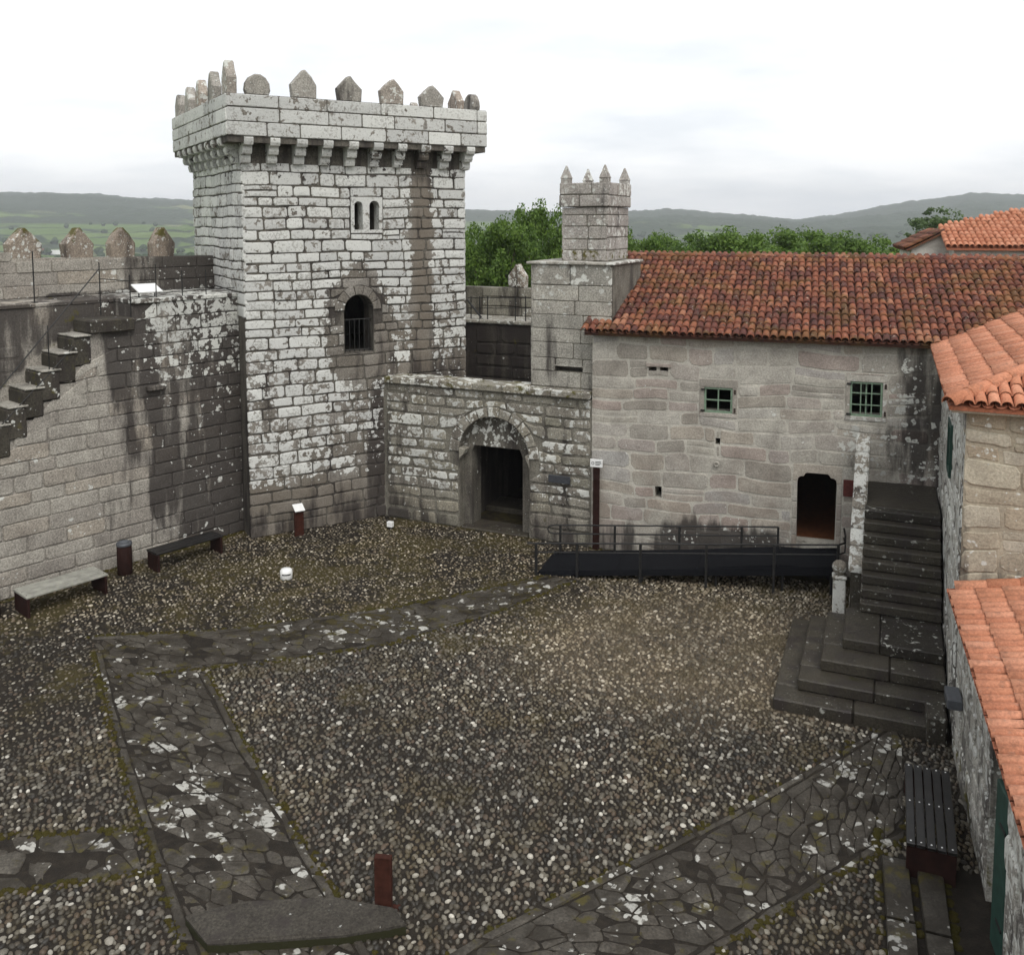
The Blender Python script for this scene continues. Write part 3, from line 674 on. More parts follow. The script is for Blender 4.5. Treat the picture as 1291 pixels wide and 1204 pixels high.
# moss tufts and grass in joints
def moss():
    V, F = [], []
    spots = []
    for key in 'ABCD':
        for pl in BANDS[key]:
            L = lerp_poly(pl, 160)
            for p in L:
                if R.random() < .62 * (1 if key in 'AB' else .5): [spots.append((p + nr.uniform(-.06, .06, 2), R.uniform(.018, .06))) for _ in range(3)]
    for _ in range(420):
        t = R.random(); p = np.array(FL.P(R.uniform(-.5, 6), R.uniform(.02, .12), 0)[:2]) if t < .3 else np.array(FH.P(R.uniform(0, 5), R.uniform(.03, .3), 0)[:2]) if t < .6 else np.array(FQ.P(R.uniform(2, 8), R.choice([.76, 1.16, .38]) + R.uniform(-.03, .03), 0)[:2])
        spots.append((p, R.uniform(.03, .09)))
    for p, r in spots:
        k = len(V); m = 7; hh = R.uniform(.012, .032)
        for ring, z in ((1, -.01), (.7, .55 * hh), (.3, hh)):
            for i in range(m): w = 2 * math.pi * i / m; q = r * ring * R.uniform(.7, 1.3); V.append((p[0] + q * math.cos(w), p[1] + q * math.sin(w), z))
        for a in range(2):
            for i in range(m): j = (i + 1) % m; F.append((k + a * m + i, k + a * m + j, k + (a + 1) * m + j, k + (a + 1) * m + i))
        F.append(tuple(k + 2 * m + i for i in range(m)))
    b = B('moss'); m = b.done(b.mix(b.noise(2.2, 3), (.052, .036, .010), (.045, .045, .012)), .95, b.bump(b.noise(70, 3), 1., .02), spec=.1)
    part('moss', (V, F), m, court, kind='stuff', smooth=True)
moss()

# ------------------------------------------------------------------ shared building pieces
def prism_n(fr, poly, u0, u1):
    """prism of an (n,z) polygon along u"""
    m = len(poly); V = [fr.P(u0, p[0], p[1]) for p in poly] + [fr.P(u1, p[0], p[1]) for p in poly]
    return V, [tuple(range(m)), tuple(range(2 * m - 1, m - 1, -1))] + [(i, i + m, (i + 1) % m + m, (i + 1) % m) for i in range(m)]
def slab(fr, pts, n0, n1, bev=.02):
    P = np.array(pts, float); c = P.mean(0); n = len(P); I = np.array([p + (c - p) / np.linalg.norm(c - p) * bev * 1.3 for p in P])
    V = [fr.P(p[0], n0, p[1]) for p in I] + [fr.P(p[0], n0 + bev, p[1]) for p in P] + [fr.P(p[0], n1 - bev, p[1]) for p in P] + [fr.P(p[0], n1, p[1]) for p in I]
    F = [tuple(range(n))[::-1], tuple(range(3 * n, 4 * n))]
    for k in range(3):
        for i in range(n): j = (i + 1) % n; F.append((k * n + i, k * n + j, (k + 1) * n + j, (k + 1) * n + i))
    return V, F
def merlon_pts(uc, w, z, h, shape='point', rnd=R):
    j = lambda s=.025: rnd.uniform(-s, s)
    if shape == 'round': return [(uc + w / 2 * math.cos(a) * (1 + j()), z + .25 * h + (.75 * h) * math.sin(a)) for a in [math.pi * i / 7 for i in range(8)]] + [(uc - w * .42, z), (uc + w * .42, z)]
    s = h * rnd.uniform(.46, .54)
    return [(uc - w * .46, z), (uc + w * .46, z), (uc + w * .5 + j(), z + s), (uc + w * .24 + j(), z + s + (h - s) * .58), (uc + .03 + j(.015), z + h), (uc - .03 + j(.015), z + h - .01), (uc - w * .26 + j(), z + s + (h - s) * .55), (uc - w * .5 + j(), z + s)]
def corbel_poly(e=.45, z0=9.42, h=.62):
    pts = [(-.1, z0 + h), (-.1, z0)]; k = 3
    for i in range(k):
        r0, r1 = e * i / k, e * (i + 1) / k; za, zb = z0 + h * i / k, z0 + h * (i + 1) / k
        pts += [(r0, za + .01), (r0 + (r1 - r0) * .75, za + .02), (r1, za + (zb - za) * .45), (r1 + .008, za + (zb - za) * .85), (r1 - .02, zb - .012)]
    pts += [(e - .02, z0 + h)]
    return pts
# barrel tile: x across, y up the slope, z normal
def tile_mesh(r0=.098, r1=.076, L=.45, seg=6, th=.017):
    V, F = [], []
    for (r, y, z0) in ((r0, 0, .030), (r1, L, .006), (r0 - th, 0, .030)):
        for i in range(seg + 1): a = math.pi * i / seg; V.append((r * math.cos(a), y, z0 + r * math.sin(a) * .92 - .02))
    m = seg + 1
    for i in range(seg): F.append((i, i + 1, m + i + 1, m + i)); F.append((2 * m + i, 2 * m + i + 1, i + 1, i))
    return np.array(V), F
TV0, TF = tile_mesh(.087, .067, .39)
def tile_roof(parent, mt, mp, E0, e, s, width, length, keep=None, sp=.168, course=.30, cap=300, name='roof_tile', rnd=R, deck=True, u_start=0., fine=.012, zs=1.):
    E0, e, s = (np.array(v, float) for v in (E0, e, s)); e /= np.linalg.norm(e); s /= np.linalg.norm(s); nn = np.cross(e, s)
    TV = TV0 * np.array([1, 1, zs]); me = mkmesh(name, TV, TF, mt, True); mats = []
    nc, nrw = int(width / sp), int(math.ceil((length - .1) / course))
    for c in range(nc + 1):
        for r in range(nrw):
            p = E0 + e * (u_start + c * sp + rnd.uniform(-fine, fine)) + s * (r * course + rnd.uniform(-.015, .015)) + nn * rnd.uniform(0, .008)
            if keep and not keep(p + s * .25): continue
            w = rnd.uniform(-.035, .035); e2 = e * math.cos(w) + s * math.sin(w); s2 = s * math.cos(w) - e * math.sin(w)
            m = np.eye(4); m[:3, 0], m[:3, 1], m[:3, 2], m[:3, 3] = e2, s2, nn, p; mats.append(m)
    mats.sort(key=lambda m: np.sum((m[:3, 3] - CAM) ** 2))
    vis = [m for m in mats if abs(m[0, 3] / max(m[1, 3], .1)) < .56]; oth = [m for m in mats if not abs(m[0, 3] / max(m[1, 3], .1)) < .56]
    for m in vis[:cap]:
        o = bpy.data.objects.new(name, me); COL.objects.link(o); o.parent = parent; k = m.copy(); k[:3, 3] -= WLOC[parent]; o.matrix_basis = Matrix(k.tolist())
    rest = vis[cap:] + oth
    if rest:
        Mt = np.array(rest); V = np.einsum('kij,vj->kvi', Mt[:, :3, :3], TV) + Mt[:, None, :3, 3]; F = np.array(TF)
        Fa = (F[None] + (np.arange(len(rest)) * len(TV))[:, None, None]).reshape(-1, 4)
        part(name + '_field', (V.reshape(-1, 3), Fa), mt, parent, kind='stuff', smooth=True)
    PV, PF = [], []                               # channel tiles between the covers
    for c in range(nc):
        for r in range(nrw):
            q0 = E0 + e * (u_start + (c + .5) * sp) + s * (r * course - .02)
            if keep and not keep(q0 + s * .25): continue
            k = len(PV)
            for y, dz in ((0, .012), (course + .05, .0)):
                for i in range(5): a = math.pi * (i / 4); PV.append(q0 + e * (.076 * math.cos(a)) + s * y + nn * (.012 - .05 * math.sin(a) + dz))
            for i in range(4): PF.append((k + i, k + 5 + i, k + 6 + i, k + 1 + i))
    if PV: part('channel_tiles', (PV, PF), mp, parent, kind='stuff', smooth=True)
def ridge(parent, mt, a, b, r=.13, step=.36, name='ridge_tile'):
    a, b = np.array(a, float), np.array(b, float); L = np.linalg.norm(b - a); d = (b - a) / L; n = int(L / step)
    for i in range(n):
        p = a + d * (i * step); V, F = [], []; x = np.cross(d, [0, 0, 1.]); x /= np.linalg.norm(x); up = np.cross(x, d)
        for rr, y in ((r * 1.08, 0), (r * .92, step + .05), (r * 1.08 - .02, 0)):
            for k in range(7): w = math.pi * k / 6; V.append(p + d * y + x * rr * math.cos(w) + up * (rr * math.sin(w) - .04))
        for k in range(6): F.append((k, k + 1, 7 + k + 1, 7 + k)); F.append((14 + k, 15 + k, k + 1, k))
        part(name, (V, F), mt, parent, smooth=True)

# ------------------------------------------------------------------ the tower
tower = empty('battlemented_tower', FT.P(TW / 2, -TD / 2, 0), 'tall square granite keep tower crusted with white lichen, crowned by pointed battlements', 'tower')
WU, WR, WZ0, WZS = 3.0, .41, 4.55, 5.68
LAN = [(3.02, .12), (3.46, .14)]
zt0, zt1 = 10.05, 11.05
part('front_wall', extrude(FT, rectp(.03, TW - .03, -.3, 9.9), -.7, -.03, [archp(WU, WR, WZ0, WZS)] + [archp(u, r, 7.79, 8.42, 8) for u, r in LAN]), M['tower_mortar'], tower)
part('side_wall', box(FTL, .03, TD - .7, -.7, -.03, -.3, 9.9), M['tower_mortar'], tower)
FTR = Fr(FT.P(TW, 0, 0), D2); FTB = Fr(FT.P(TW, -TD, 0), -D1)
part('side_wall', box(FTR, .7, TD - .03, -.7, -.03, -.3, 9.9), M['tower_mortar'], tower)
part('rear_wall', box(FTB, .7, TW - .7, -.7, -.03, -.3, 9.9), M['tower_mortar'], tower)
part('roof_slab', box(FT, -.4, TW + .4, -TD - .4, .4, 9.905, zt0), M['tower_mortar'], tower)
part('inner_floor', box(FT, .71, TW - .71, -TD + .71, -.71, 4.2, 4.4), M['plaster'], tower)
st = masonry(FT, 0, TW, 0, 9.46, rects=[(WU - WR, WU + WR, WZ0, WZS), (2.80, 3.70, 7.70, 8.66)], arcs=[(WU, WZS, .66)], ch=(.20, .345), cw=(.28, .68), jit=.02, bev=.02, proud=.016, wav=.012, merge=.015, gap=.006)
st += voussoirs(FT, WU, WZS, WR, .65, 7, .012, -.3)
st += masonry(FTL, 0, TD, 5.6, 9.46, ch=(.20, .34), cw=(.26, .58), jit=.018, bev=.02, wav=.01, proud=.016, gap=.006)
FTP = FT.off(-.45, .45); FLP = Fr(FTL.P(-.45, .45, 0), FTL.d); FRP = Fr(FTR.P(-.45, .45, 0), FTR.d); FBP = Fr(FTB.P(-.45, .45, 0), FTB.d)
PW, PD = TW + .9, TD + .9
st += masonry(FTP, 0, PW, zt0, zt1, ch=(.32, .35), cw=(.55, 1.15), jit=.008, gap=.008, bev=.02, proud=.008)
st += masonry(FLP, 0, PD, zt0, zt1, ch=(.32, .35), cw=(.5, 1.0), jit=.008, gap=.008, bev=.02, proud=.008)
st += masonry(FRP, 0, PD, zt0, zt1, ch=(.32, .35), cw=(.5, 1.0), jit=.008, gap=.008, bev=.02, proud=.008)
st += masonry(FTR, 0, TD, 3.4, 9.46, ch=(.3, .38), cw=(.5, .9))
pieces('stone', st, M['tower'], tower, 300, 'stone_courses')
for fr, L in ((FTP, PW), (FRP, PD), (FBP, PW), (FLP, PD)):
    part('parapet_core', box(fr, .03, L - .36, -.36, -.025, zt0 + .003, zt1 - .004), M['tower_mortar'], tower)
part('lancet_surround', extrude(FT, rectp(2.81, 3.69, 7.71, 8.65), -.35, .012, [archp(u, r - .004, 7.79, 8.42, 8) for u, r in LAN]), M['tower'], tower)
CP = corbel_poly()
for fr, L, n in ((FT, TW, 10), (Fr(FTL.P(0, 0, 0), FTL.d), TD, 8), (FTR, TD, 7)):
    for i in range(n):
        u = (i + .5) / n * L if fr is not FT else .06 + (L - .12) * i / (n - 1)
        w = R.uniform(.11, .14)
        part('corbel', prism_n(fr, [(p[0] + R.uniform(-.006, .006), p[1]) for p in CP], max(u - w, -.02) if fr is FT else u - w, u + w), M['tower'], tower)
def put_merlons(fr, lst, n0, n1, zb, mat, parent, Hm=.75):
    for (x, w, h, sh) in lst:
        part('merlon', slab(fr, merlon_pts(x, w, zb - .01, h, sh), n0, n1, .03), mat, parent)
fm = []
for x, yt, w, sh in ((326, 92, .62, 'round'), (385, 87, .66, 'p'), (443, 95, .64, 'p'), (497, 99, .64, 'p'), (547, 107, .66, 'p')):
    u, z = FTP.uv(x, yt); fm.append((u, w, z - zt1, sh))
put_merlons(FTP, fm, -.32, -.08, zt1, M['towermerlon'], tower)
put_merlons(FLP, [(u, .55, h, 'p') for u, h in ((.4, .66), (1.75, .72), (3.15, .74), (4.6, .76), (6.1, .82))], -.32, -.08, zt1, M['towermerlon'], tower)
put_merlons(FRP, [(.55, .6, .5, 'round'), (1.5, .62, .72, 'p'), (2.9, .62, .72, 'p'), (4.4, .62, .7, 'p')], -.32, -.08, zt1, M['towermerlon'], tower)
put_merlons(FBP, [(.9, .62, .7, 'p'), (2.3, .62, .7, 'p'), (3.7, .62, .7, 'p'), (5.2, .62, .7, 'p')], -.32, -.08, zt1, M['towermerlon'], tower)
grille = []
for i in range(6): u = WU - WR + .07 + i * .135; part('window_bar', tube([FT.P(u, -.18, WZ0), FT.P(u, -.18, 5.42)], .012, 6), M['iron'], tower)
part('window_rail', tube([FT.P(WU - WR, -.18, 5.42), FT.P(WU + WR, -.18, 5.42)], .014, 6), M['iron'], tower)
part('window_rail', tube([FT.P(WU - WR, -.18, WZ0 + .06), FT.P(WU + WR, -.18, WZ0 + .06)], .014, 6), M['iron'], tower)

# ------------------------------------------------------------------ left curtain wall with stair
lw = empty('curtain_wall', FL.P(3, -1.2, 0), 'long pale and black-streaked granite curtain wall with wall walk and four pointed merlons', 'wall')
def tread(i): return 2.14 - .36 * i, 5.44 - .345 * i
NS = 11
top = [(6.3, -.3), (6.3, 6.1), (3.1, 6.1), (3.1, 5.5), (2.14, 5.5)]
for i in range(NS): u, z = tread(i); top += [(u, z - .65), (u - .36, z - .65)]
top += [(-1.9, 1.4), (-9, 1.4), (-9, -.3)]
part('outer_face', extrude(FL, top, -.8, -.03), M['leftjoint'], lw)
part('inner_core', box(FL, -9, 7.2, -2.3, -.802, -.3, 6.1), M['leftjoint'], lw)
def lw_top(u):
    if u > 3.1: return 6.12
    if u > 2.14: return 5.55
    i = int((2.14 - u) / .36); return max(1.4, tread(min(i, NS - 1))[1] - .61)
st = masonry(FL, -3.2, 6.3, 0, 6.12, ch=(.28, .36), cw=(.42, .95), topfn=lw_top, jit=.012, bev=.016, proud=.008, gap=.007)
FLb = FL.off(0, -.8)
st += masonry(FLb, -3.2, 3.1, 1.5, 6.12, ch=(.28, .38), cw=(.4, .85), keep=lambda u, z: z > lw_top(u) + .1, jit=.02)
pieces('stone', st, M['leftwall'], lw, 300, 'stone_courses')
u = -6.
while u < 6.2:                                   # paving of the wall walk
    e = min(6.9, u + R.uniform(.7, 1.2))
    for n0, n1 in (((-1.55, .05), (-2.3, -1.57)) if u > 3.05 else ((-1.6, -.76), (-2.3, -1.62))):
        part('walk_slab', bbox(FL, u + .006, (min(e, 3.08) if u < 3.05 else e) - .006, n0, n1 - R.random() * .04, 6.105, 6.2 + R.uniform(-.008, .008), .015), M['leftwall'], lw)
    u = 3.1 if (u < 3.05 and e > 3.0) else e
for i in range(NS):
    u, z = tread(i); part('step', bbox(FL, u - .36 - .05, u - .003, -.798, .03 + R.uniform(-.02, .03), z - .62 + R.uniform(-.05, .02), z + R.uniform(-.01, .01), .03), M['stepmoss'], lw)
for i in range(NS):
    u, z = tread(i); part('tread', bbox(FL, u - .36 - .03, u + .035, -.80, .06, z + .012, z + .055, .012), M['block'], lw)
part('landing', bbox(FL, 2.1, 3.12, -.798, .13, 5.5, 5.8, .03), M['stepmoss'], lw)
part('putlog_stone', bbox(FL, 3.38, 3.85, -.1, .14, 4.02, 4.16, .03), M['leftwall'], lw)
FLp = FL.off(0, -2.3)
pz = lambda u: float(np.interp(u, [FLp.uv(0, 318)[0], FLp.uv(240, 323)[0]], [FLp.uv(0, 318)[1], FLp.uv(240, 323)[1]]))
part('parapet_core', extrude(FLp, [(-9, 6.0), (7.6, 6.0), (7.6, pz(7.6) - .02), (-9, pz(-3) - .02)], -.4, -.025), M['leftjoint'], lw)
pieces('parapet_stone', masonry(FLp, -4.2, 7.5, 6.2, 7.5, ch=(.27, .34), cw=(.55, 1.1), topfn=lambda u: pz(max(u, -3)), jit=.006, gap=.006, bev=.014), M['leftwall'], lw)
put_merlons(FLp, [(FLp.uv(x, 300)[0], w, .82, 'p') for x, w in ((-45, .7), (32, .74), (101, .70), (156, .64), (207, .62))], -.38, -.03, 7.05, M['merlon'], lw)

# iron railing of the stair
rl = empty('stair_railing', FL.P(1.2, .02, 5), 'thin rusty iron handrail on the open stair of the left curtain wall', 'railing')
rp = [(FL.uv(x, y0), y1) for x, y0, y1 in ((127, 392, 296), (165, 397, 316))]
for (u, z), y1 in rp: part('post', tube([FL.P(u, .0, z - .1), FL.P(u, .0, FL.uv(645, 300)[1] * 0 + z + (.93 if u > 3 else 1.1))], .014, 6), M['iron'], rl)
(u1, z1), _ = rp[0]; (u2, z2), _ = rp[1]
part('rail', tube([FL.P(u1, 0, z1 + .72), FL.P(u2, 0, z2 + .78)], .012, 6), M['iron'], rl)
part('rail', tube([FL.P(u1, 0, z1 + .95), FL.P(.05, .0, tread(5.8)[1] + .92), FL.P(-1.6, 0, tread(10.4)[1] + .92)], .014, 6), M['iron'], rl)
part('rail', tube([FL.P(1.75, .03, tread(1.1)[1] + .2), FL.P(-1.6, .03, tread(10.4)[1] + .2)], .012, 6), M['iron'], rl)
for i in (2, 5, 8): u, z = tread(i); part('post', tube([FL.P(u - .2, -.02, z - .05), FL.P(u - .2, -.0, z + 1.02)], .012, 6), M['iron'], rl)
wr = empty('walk_railing', FL.P(4.5, -.15, 6.2), 'low iron railing along the edge of the left wall walk by the tower', 'railing')
for x in (203, 236, 266):
    u = FL.uv(x, 375)[0]; part('post', tube([FL.P(u, -.22, 6.15), FL.P(u, -.22, 6.2 + (.62 if x > 210 else .8))], .013, 6), M['iron'], wr)
part('rail', tube([FL.P(FL.uv(203, 375)[0], -.22, 6.3), FL.P(6.2, -.22, 6.33)], .011, 6), M['iron'], wr)
wr2 = empty('walk_post', FL.P(1.35, -.95, 6.2), 'single dark iron post standing on the left wall walk above the stair', 'post')
part('shaft', tube([FL.P(1.35, -.95, 6.15), FL.P(1.35, -.95, 7.35)], .016, 6), M['iron'], wr2); part('foot_plate', bbox(FL, 1.29, 1.41, -1.01, -.89, 6.2, 6.215, .004), M['iron'], wr2)
ip = empty('information_panel', FL.P(3.95, -.55, 6.2), 'white slanted information panel on the wall walk beside the tower', 'sign')
u, _ = FL.uv(197, 368)
part('panel', prism_n(FL, [(-.25, 6.32), (-.24, 6.345), (-.62, 6.52), (-.63, 6.49)], u - .30, u + .30), M['white'], ip)
for du in (-.2, .2): part('leg', tube([FL.P(u + du, -.45, 6.18), FL.P(u + du, -.45, 6.43)], .016, 6), M['iron'], ip)

# ------------------------------------------------------------------ gate wall
gw = empty('gate_wall', FG.P(GL / 2, -.4, 0), 'low lichen-blotched granite wall with round-arched gateway between tower and tiled house', 'wall')
AU, AR, AZ = 3.2, 1.0, 2.03
part('outer_face', extrude(FG, rectp(-.6, GL + .02, -.3, 3.69), -.30, -.03, [archp(AU, AR, -.1, AZ, 16)]), M['gatejoint'], gw)
FGi = FG.off(0, -.30); gl_, gr_ = FGi.uv(595, 640)[0], FGi.uv(659, 640)[0]; gt_ = FGi.uv(626, 564)[1]
dp = [(gl_, -.1), (gr_, -.1), (gr_, gt_ - .2), (gr_ - .08, gt_), (gl_ + .08, gt_), (gl_, gt_ - .2)]
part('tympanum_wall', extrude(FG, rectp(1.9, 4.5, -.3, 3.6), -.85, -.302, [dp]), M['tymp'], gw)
st = masonry(FG, 0, GL, 0, 3.68, ch=(.24, .36), cw=(.35, .85), rects=[(AU - AR, AU + AR, -.1, AZ)], arcs=[(AU, AZ, 1.27)], jit=.03, bev=.022, wav=.012)
pieces('stone', st, M['gate'], gw)
for v in voussoirs(FG, AU, AZ, AR, 1.25, 11, .008, -.29): part('voussoir', v, M['gate'], gw)
for s_ in (-1, 1):
    uu = AU + s_ * AR
    part('impost', slab(FG, [(uu, 1.82), (uu - s_ * .16, 2.0), (uu - s_ * .19, 2.10), (uu, 2.14)] if s_ < 0 else [(uu, 2.14), (uu - s_ * .12, 2.10), (uu - s_ * .1, 2.0), (uu, 1.82)], -.29, .0, .015), M['gate'], gw)
u = -.02
while u < GL - .1:
    e = min(GL - .01, u + R.uniform(.6, 1.1)); e = GL - .01 if GL - e < .35 else e
    part('coping_stone', bbox(FG, u + .005, e - .005, -.62, .10 + R.uniform(-.02, .02), 3.70, 3.88 + R.uniform(-.012, .012), .025), M['gate'], gw); u = e
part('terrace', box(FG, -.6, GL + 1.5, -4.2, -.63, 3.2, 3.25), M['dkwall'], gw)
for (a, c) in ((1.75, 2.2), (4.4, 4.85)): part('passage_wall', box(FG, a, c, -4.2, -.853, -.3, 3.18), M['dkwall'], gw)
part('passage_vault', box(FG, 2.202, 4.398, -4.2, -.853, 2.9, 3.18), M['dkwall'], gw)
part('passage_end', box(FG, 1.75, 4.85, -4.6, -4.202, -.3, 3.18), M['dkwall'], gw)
part('threshold', bbox(FG, 2.25, 4.15, -.8, -.02, -.05, .03, .02), M['stairs'], gw)
part('passage_step', bbox(FG, 2.21, 4.39, -2.6, -1.6, -.05, .14, .02), M['stairs'], gw)  # dark stone colour carries the passage shade onto this step
part('door_leaf', bbox(FG, gr_ - .06, gr_ - .005, -1.9, -.86, .04, 2.15, .012), M['door_wood'], gw)
pl = solo('slate_plaque', bbox(FG, 4.74, 5.32, .012, .045, 1.53, 1.72, .008), M['slate'], 'small dark slate plaque fixed on the gate wall right of the arch', 'plaque')

# ------------------------------------------------------------------ block and turret
bl = empty('square_stone_block', FG.P(5.2, -1.2, 3.9), 'plain grey ashlar block with slot window, below the little turret', 'building')
FB = FG.off(0, -.22); BU0, BU1 = FB.uv(669, 400)[0], FB.uv(772, 340)[0]; BZ = FB.uv(672, 333)[1]
sa, sb = FB.uv(700, 461), FB.uv(734, 470)
slot = [(sa[0], sb[1]), (sb[0], sb[1]), (sb[0], sa[1]), (sa[0], sa[1])]
part('front_core', extrude(FB, rectp(BU0 + .02, BU1, 3.725, BZ - .02), -.4, -.025, [slot]), M['gatejoint'], bl)
part('body_core', box(FB, BU0 + .02, BU1, -2.4, -.402, 3.725, BZ - .02), M['gatejoint'], bl)
pieces('stone', masonry(FB, BU0, BU1, 3.9, BZ, ch=(.31, .40), cw=(.6, 1.15), jit=.006, gap=.006, bev=.014, proud=.006, rects=[(sa[0], sb[0], sb[1], sa[1])]), M['block'], bl)
FBL = Fr(FB.P(BU0, -2.4, 0), FB.n); pieces('stone', masonry(FBL, 0, 2.4, 3.9, BZ, ch=(.31, .4), cw=(.6, 1.1), jit=.006, gap=.006), M['block'], bl)
part('slot_lintel', bbox(FB, sa[0] - .02, sb[0] + .02, .012, .03, sa[1], sa[1] + .03, .004), M['block'], bl)
u = BU0 - .1
while u < BU1 + .05:
    e = min(BU1 + .08, u + R.uniform(.5, .9)); part('coping_stone', bbox(FB, u, e - .008, -2.4, .09 + R.uniform(-.03, .02), BZ, BZ + .07 + R.uniform(-.01, .01), .015), M['block'], bl); u = e
tu = empty('corner_turret', FG.P(5.6, -1.4, 7), 'small square grey turret with four pyramid pinnacles rising beside the tiled roof', 'turret')
FK = FB.off(0, -.55); K0, K1 = FK.uv(708, 290)[0], FK.uv(766, 290)[0]; KC, KT = FK.uv(740, 261)[1], FK.uv(740, 230)[1]; KD = 1.75
FKR = Fr(FK.P(K1, 0, 0), -FK.n); FKL = Fr(FK.P(K0, -KD, 0), FK.n)
for nm, z0, z1, o in (('lower_core', BZ + .07, KC, 0.), ('upper_core', KC, KT, .05)):
    part(nm, box(FK, K0 - o + .02, K1 + o - .02, -KD - o + .02, o - .02, z0, z1 - .03), M['gatejoint'], tu)
    s_ = []
    for fr, L in ((Fr(FK.P(K0, 0, 0), FK.d), K1 - K0), (FKR, KD), (FKL, KD)):
        s_ += masonry(fr.off(-o, o), 0, L + 2 * o, z0, z1, ch=(.27, .36), cw=(.4, .8), jit=.01, gap=.006, bev=.016)
    pieces('stone', s_, M['turret'], tu)
def pinnacle(p, w, h0, h1):
    a = np.array([[-1, -1], [1, -1], [1, 1], [-1, 1]]); ex, ey = FK.d, FK.n; V = []
    for s_, z in ((w, p[2] - .02), (w, p[2] + h0), (w * 1.12, p[2] + h0 + .01), (w * .95, p[2] + h0 + .05), (.015, p[2] + h0 + h1)):
        for q in a: t = np.array(p[:2]) + ex * q[0] * s_ + ey * q[1] * s_; V.append((t[0], t[1], z))
    return V, [(k * 4 + i, k * 4 + (i + 1) % 4, k * 4 + 4 + (i + 1) % 4, k * 4 + 4 + i) for k in range(4) for i in range(4)] + [(16, 17, 18, 19)]
for u, n in ((K0 + .1, -.07), (K1 - .1, -.07), (K1 - .1, -KD + .07), (K0 + .1, -KD + .07)): part('pinnacle', pinnacle(FK.P(u, n, KT), .11, .1, .32), M['turret'], tu)

# ------------------------------------------------------------------ rear curtain between tower and block
rc = empty('rear_curtain_wall', FG.P(3, -4.6, 0), 'dark rear curtain wall with walkway and one merlon glimpsed between tower and block', 'wall')
FC = FG.off(0, -4.2); CZ = FC.uv(628, 404)[1]
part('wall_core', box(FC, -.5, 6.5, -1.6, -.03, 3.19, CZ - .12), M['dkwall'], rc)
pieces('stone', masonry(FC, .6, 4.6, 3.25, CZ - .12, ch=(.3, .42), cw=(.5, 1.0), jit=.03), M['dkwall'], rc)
part('walk_slab', bbox(FC, -.5, 6.5, -1.6, .06, CZ - .118, CZ, .03), M['far_stone'], rc)
FCp = FC.off(0, -1.3); CPz = FCp.uv(628, 362)[1]
part('parapet_core', box(FCp, -.5, 6.5, -.4, -.025, CZ - .1, CPz - .02), M['gatejoint'], rc)
pieces('parapet_stone', masonry(FCp, .2, 5.2, CZ, CPz, ch=(.24, .36), cw=(.5, 1.1), jit=.012), M['far_stone'], rc)
put_merlons(FCp, [(FCp.uv(650, 340)[0], .6, FCp.uv(650, 333)[1] - CPz, 'p')], -.38, -.05, CPz, M['merlon'], rc)
rr_ = empty('rear_walk_railing', FC.P(2.6, -.2, CZ), 'dark iron railing with stair rails on the rear walk beside the tower', 'railing')
for x in (592, 603, 613, 648, 661):
    u = FC.uv(x, 390)[0]; part('post', tube([FC.P(u, -.1, CZ - .02), FC.P(u, -.1, FC.uv(x, 374)[1])], .016, 6), M['iron'], rr_)
for y in (376, 389): part('rail', tube([FC.P(FC.uv(588, 390)[0], -.1, FC.uv(588, y)[1]), FC.P(FC.uv(669, 390)[0], -.1, FC.uv(669, y)[1])], .014, 6), M['iron'], rr_)
part('stair_rail', tube([FC.P(FC.uv(588, 376)[0], -.05, FC.uv(588, 378)[1]), FC.P(FC.uv(606, 400)[0], -.05, FC.uv(606, 401)[1])], .03, 6), M['iron'], rr_)

# ------------------------------------------------------------------ the tiled house
HL = 7.75
hs = empty('tiled_stone_house', FH.P(4, -4, 0), 'long buff stone house with weathered orange barrel-tile roof and two green-framed windows', 'house')
W1 = (2.70, 3.35, 3.56, 4.16); W2 = (5.90, 6.58, 3.69, 4.47)
V1, V2 = (1.39, 1.58, 4.45, 4.58), (1.66, 1.85, 4.45, 4.58); SL1, SL2 = (2.98, 3.09, 2.81, 2.97), (1.58, 1.74, 1.41, 1.69)
DP = [(4.84, .64), (5.68, .64), (5.69, 2.45), (4.83, 2.45)]
rp_ = lambda w: rectp(*w)
part('front_core', extrude(FH, rectp(.02, HL + .4, -.3, 5.36), -.55, -.009, [rp_(W1), rp_(W2), rp_(V1), rp_(V2), rp_(SL1), rp_(SL2), DP]), M['housejoint'], hs)
part('left_gable', extrude(Fr(FH.P(.02, -8.0, 0), FH.n), [(0, -.3), (7.44, -.3), (7.44, 5.3), (4.0, 6.9), (0, 5.36)], -.5, 0), M['housejoint'], hs)
part('rear_wall', box(FH, .02, 13, -8, -7.6, -.3, 5.3), M['housejoint'], hs)
part('room_wall', box(FH, 6.6, 6.75, -7.5, -.56, -.3, 5.3), M['plaster'], hs)
part('ground_floor', box(FH, .56, 6.59, -7.55, -.56, .45, .63), M['orangesill'], hs)
part('door_sill', box(FH, 4.845, 5.675, -.555, -.02, .5, .638), M['orangesill'], hs)
part('upper_floor', box(FH, .56, 6.59, -7.55, -.56, 2.75, 2.8), M['plaster'], hs)
rects = [(W1[0] - .11, W1[1] + .11, W1[2] - .10, W1[3] + .2), (W2[0] - .1, W2[1] + .1, W2[2] - .1, W2[3] + .16), (V1[0] - .03, V2[1] + .03, V1[2] - .0, V1[3] + .08), SL1, SL2, (4.72, 5.80, .5, 2.52)]
st = masonry(FH, 0, HL + .3, 0, 5.34, ch=(.24, .43), cw=(.36, 1.0), rects=rects, jit=.03, gap=.004, bev=.008, proud=.007, merge=.12, wav=.035)
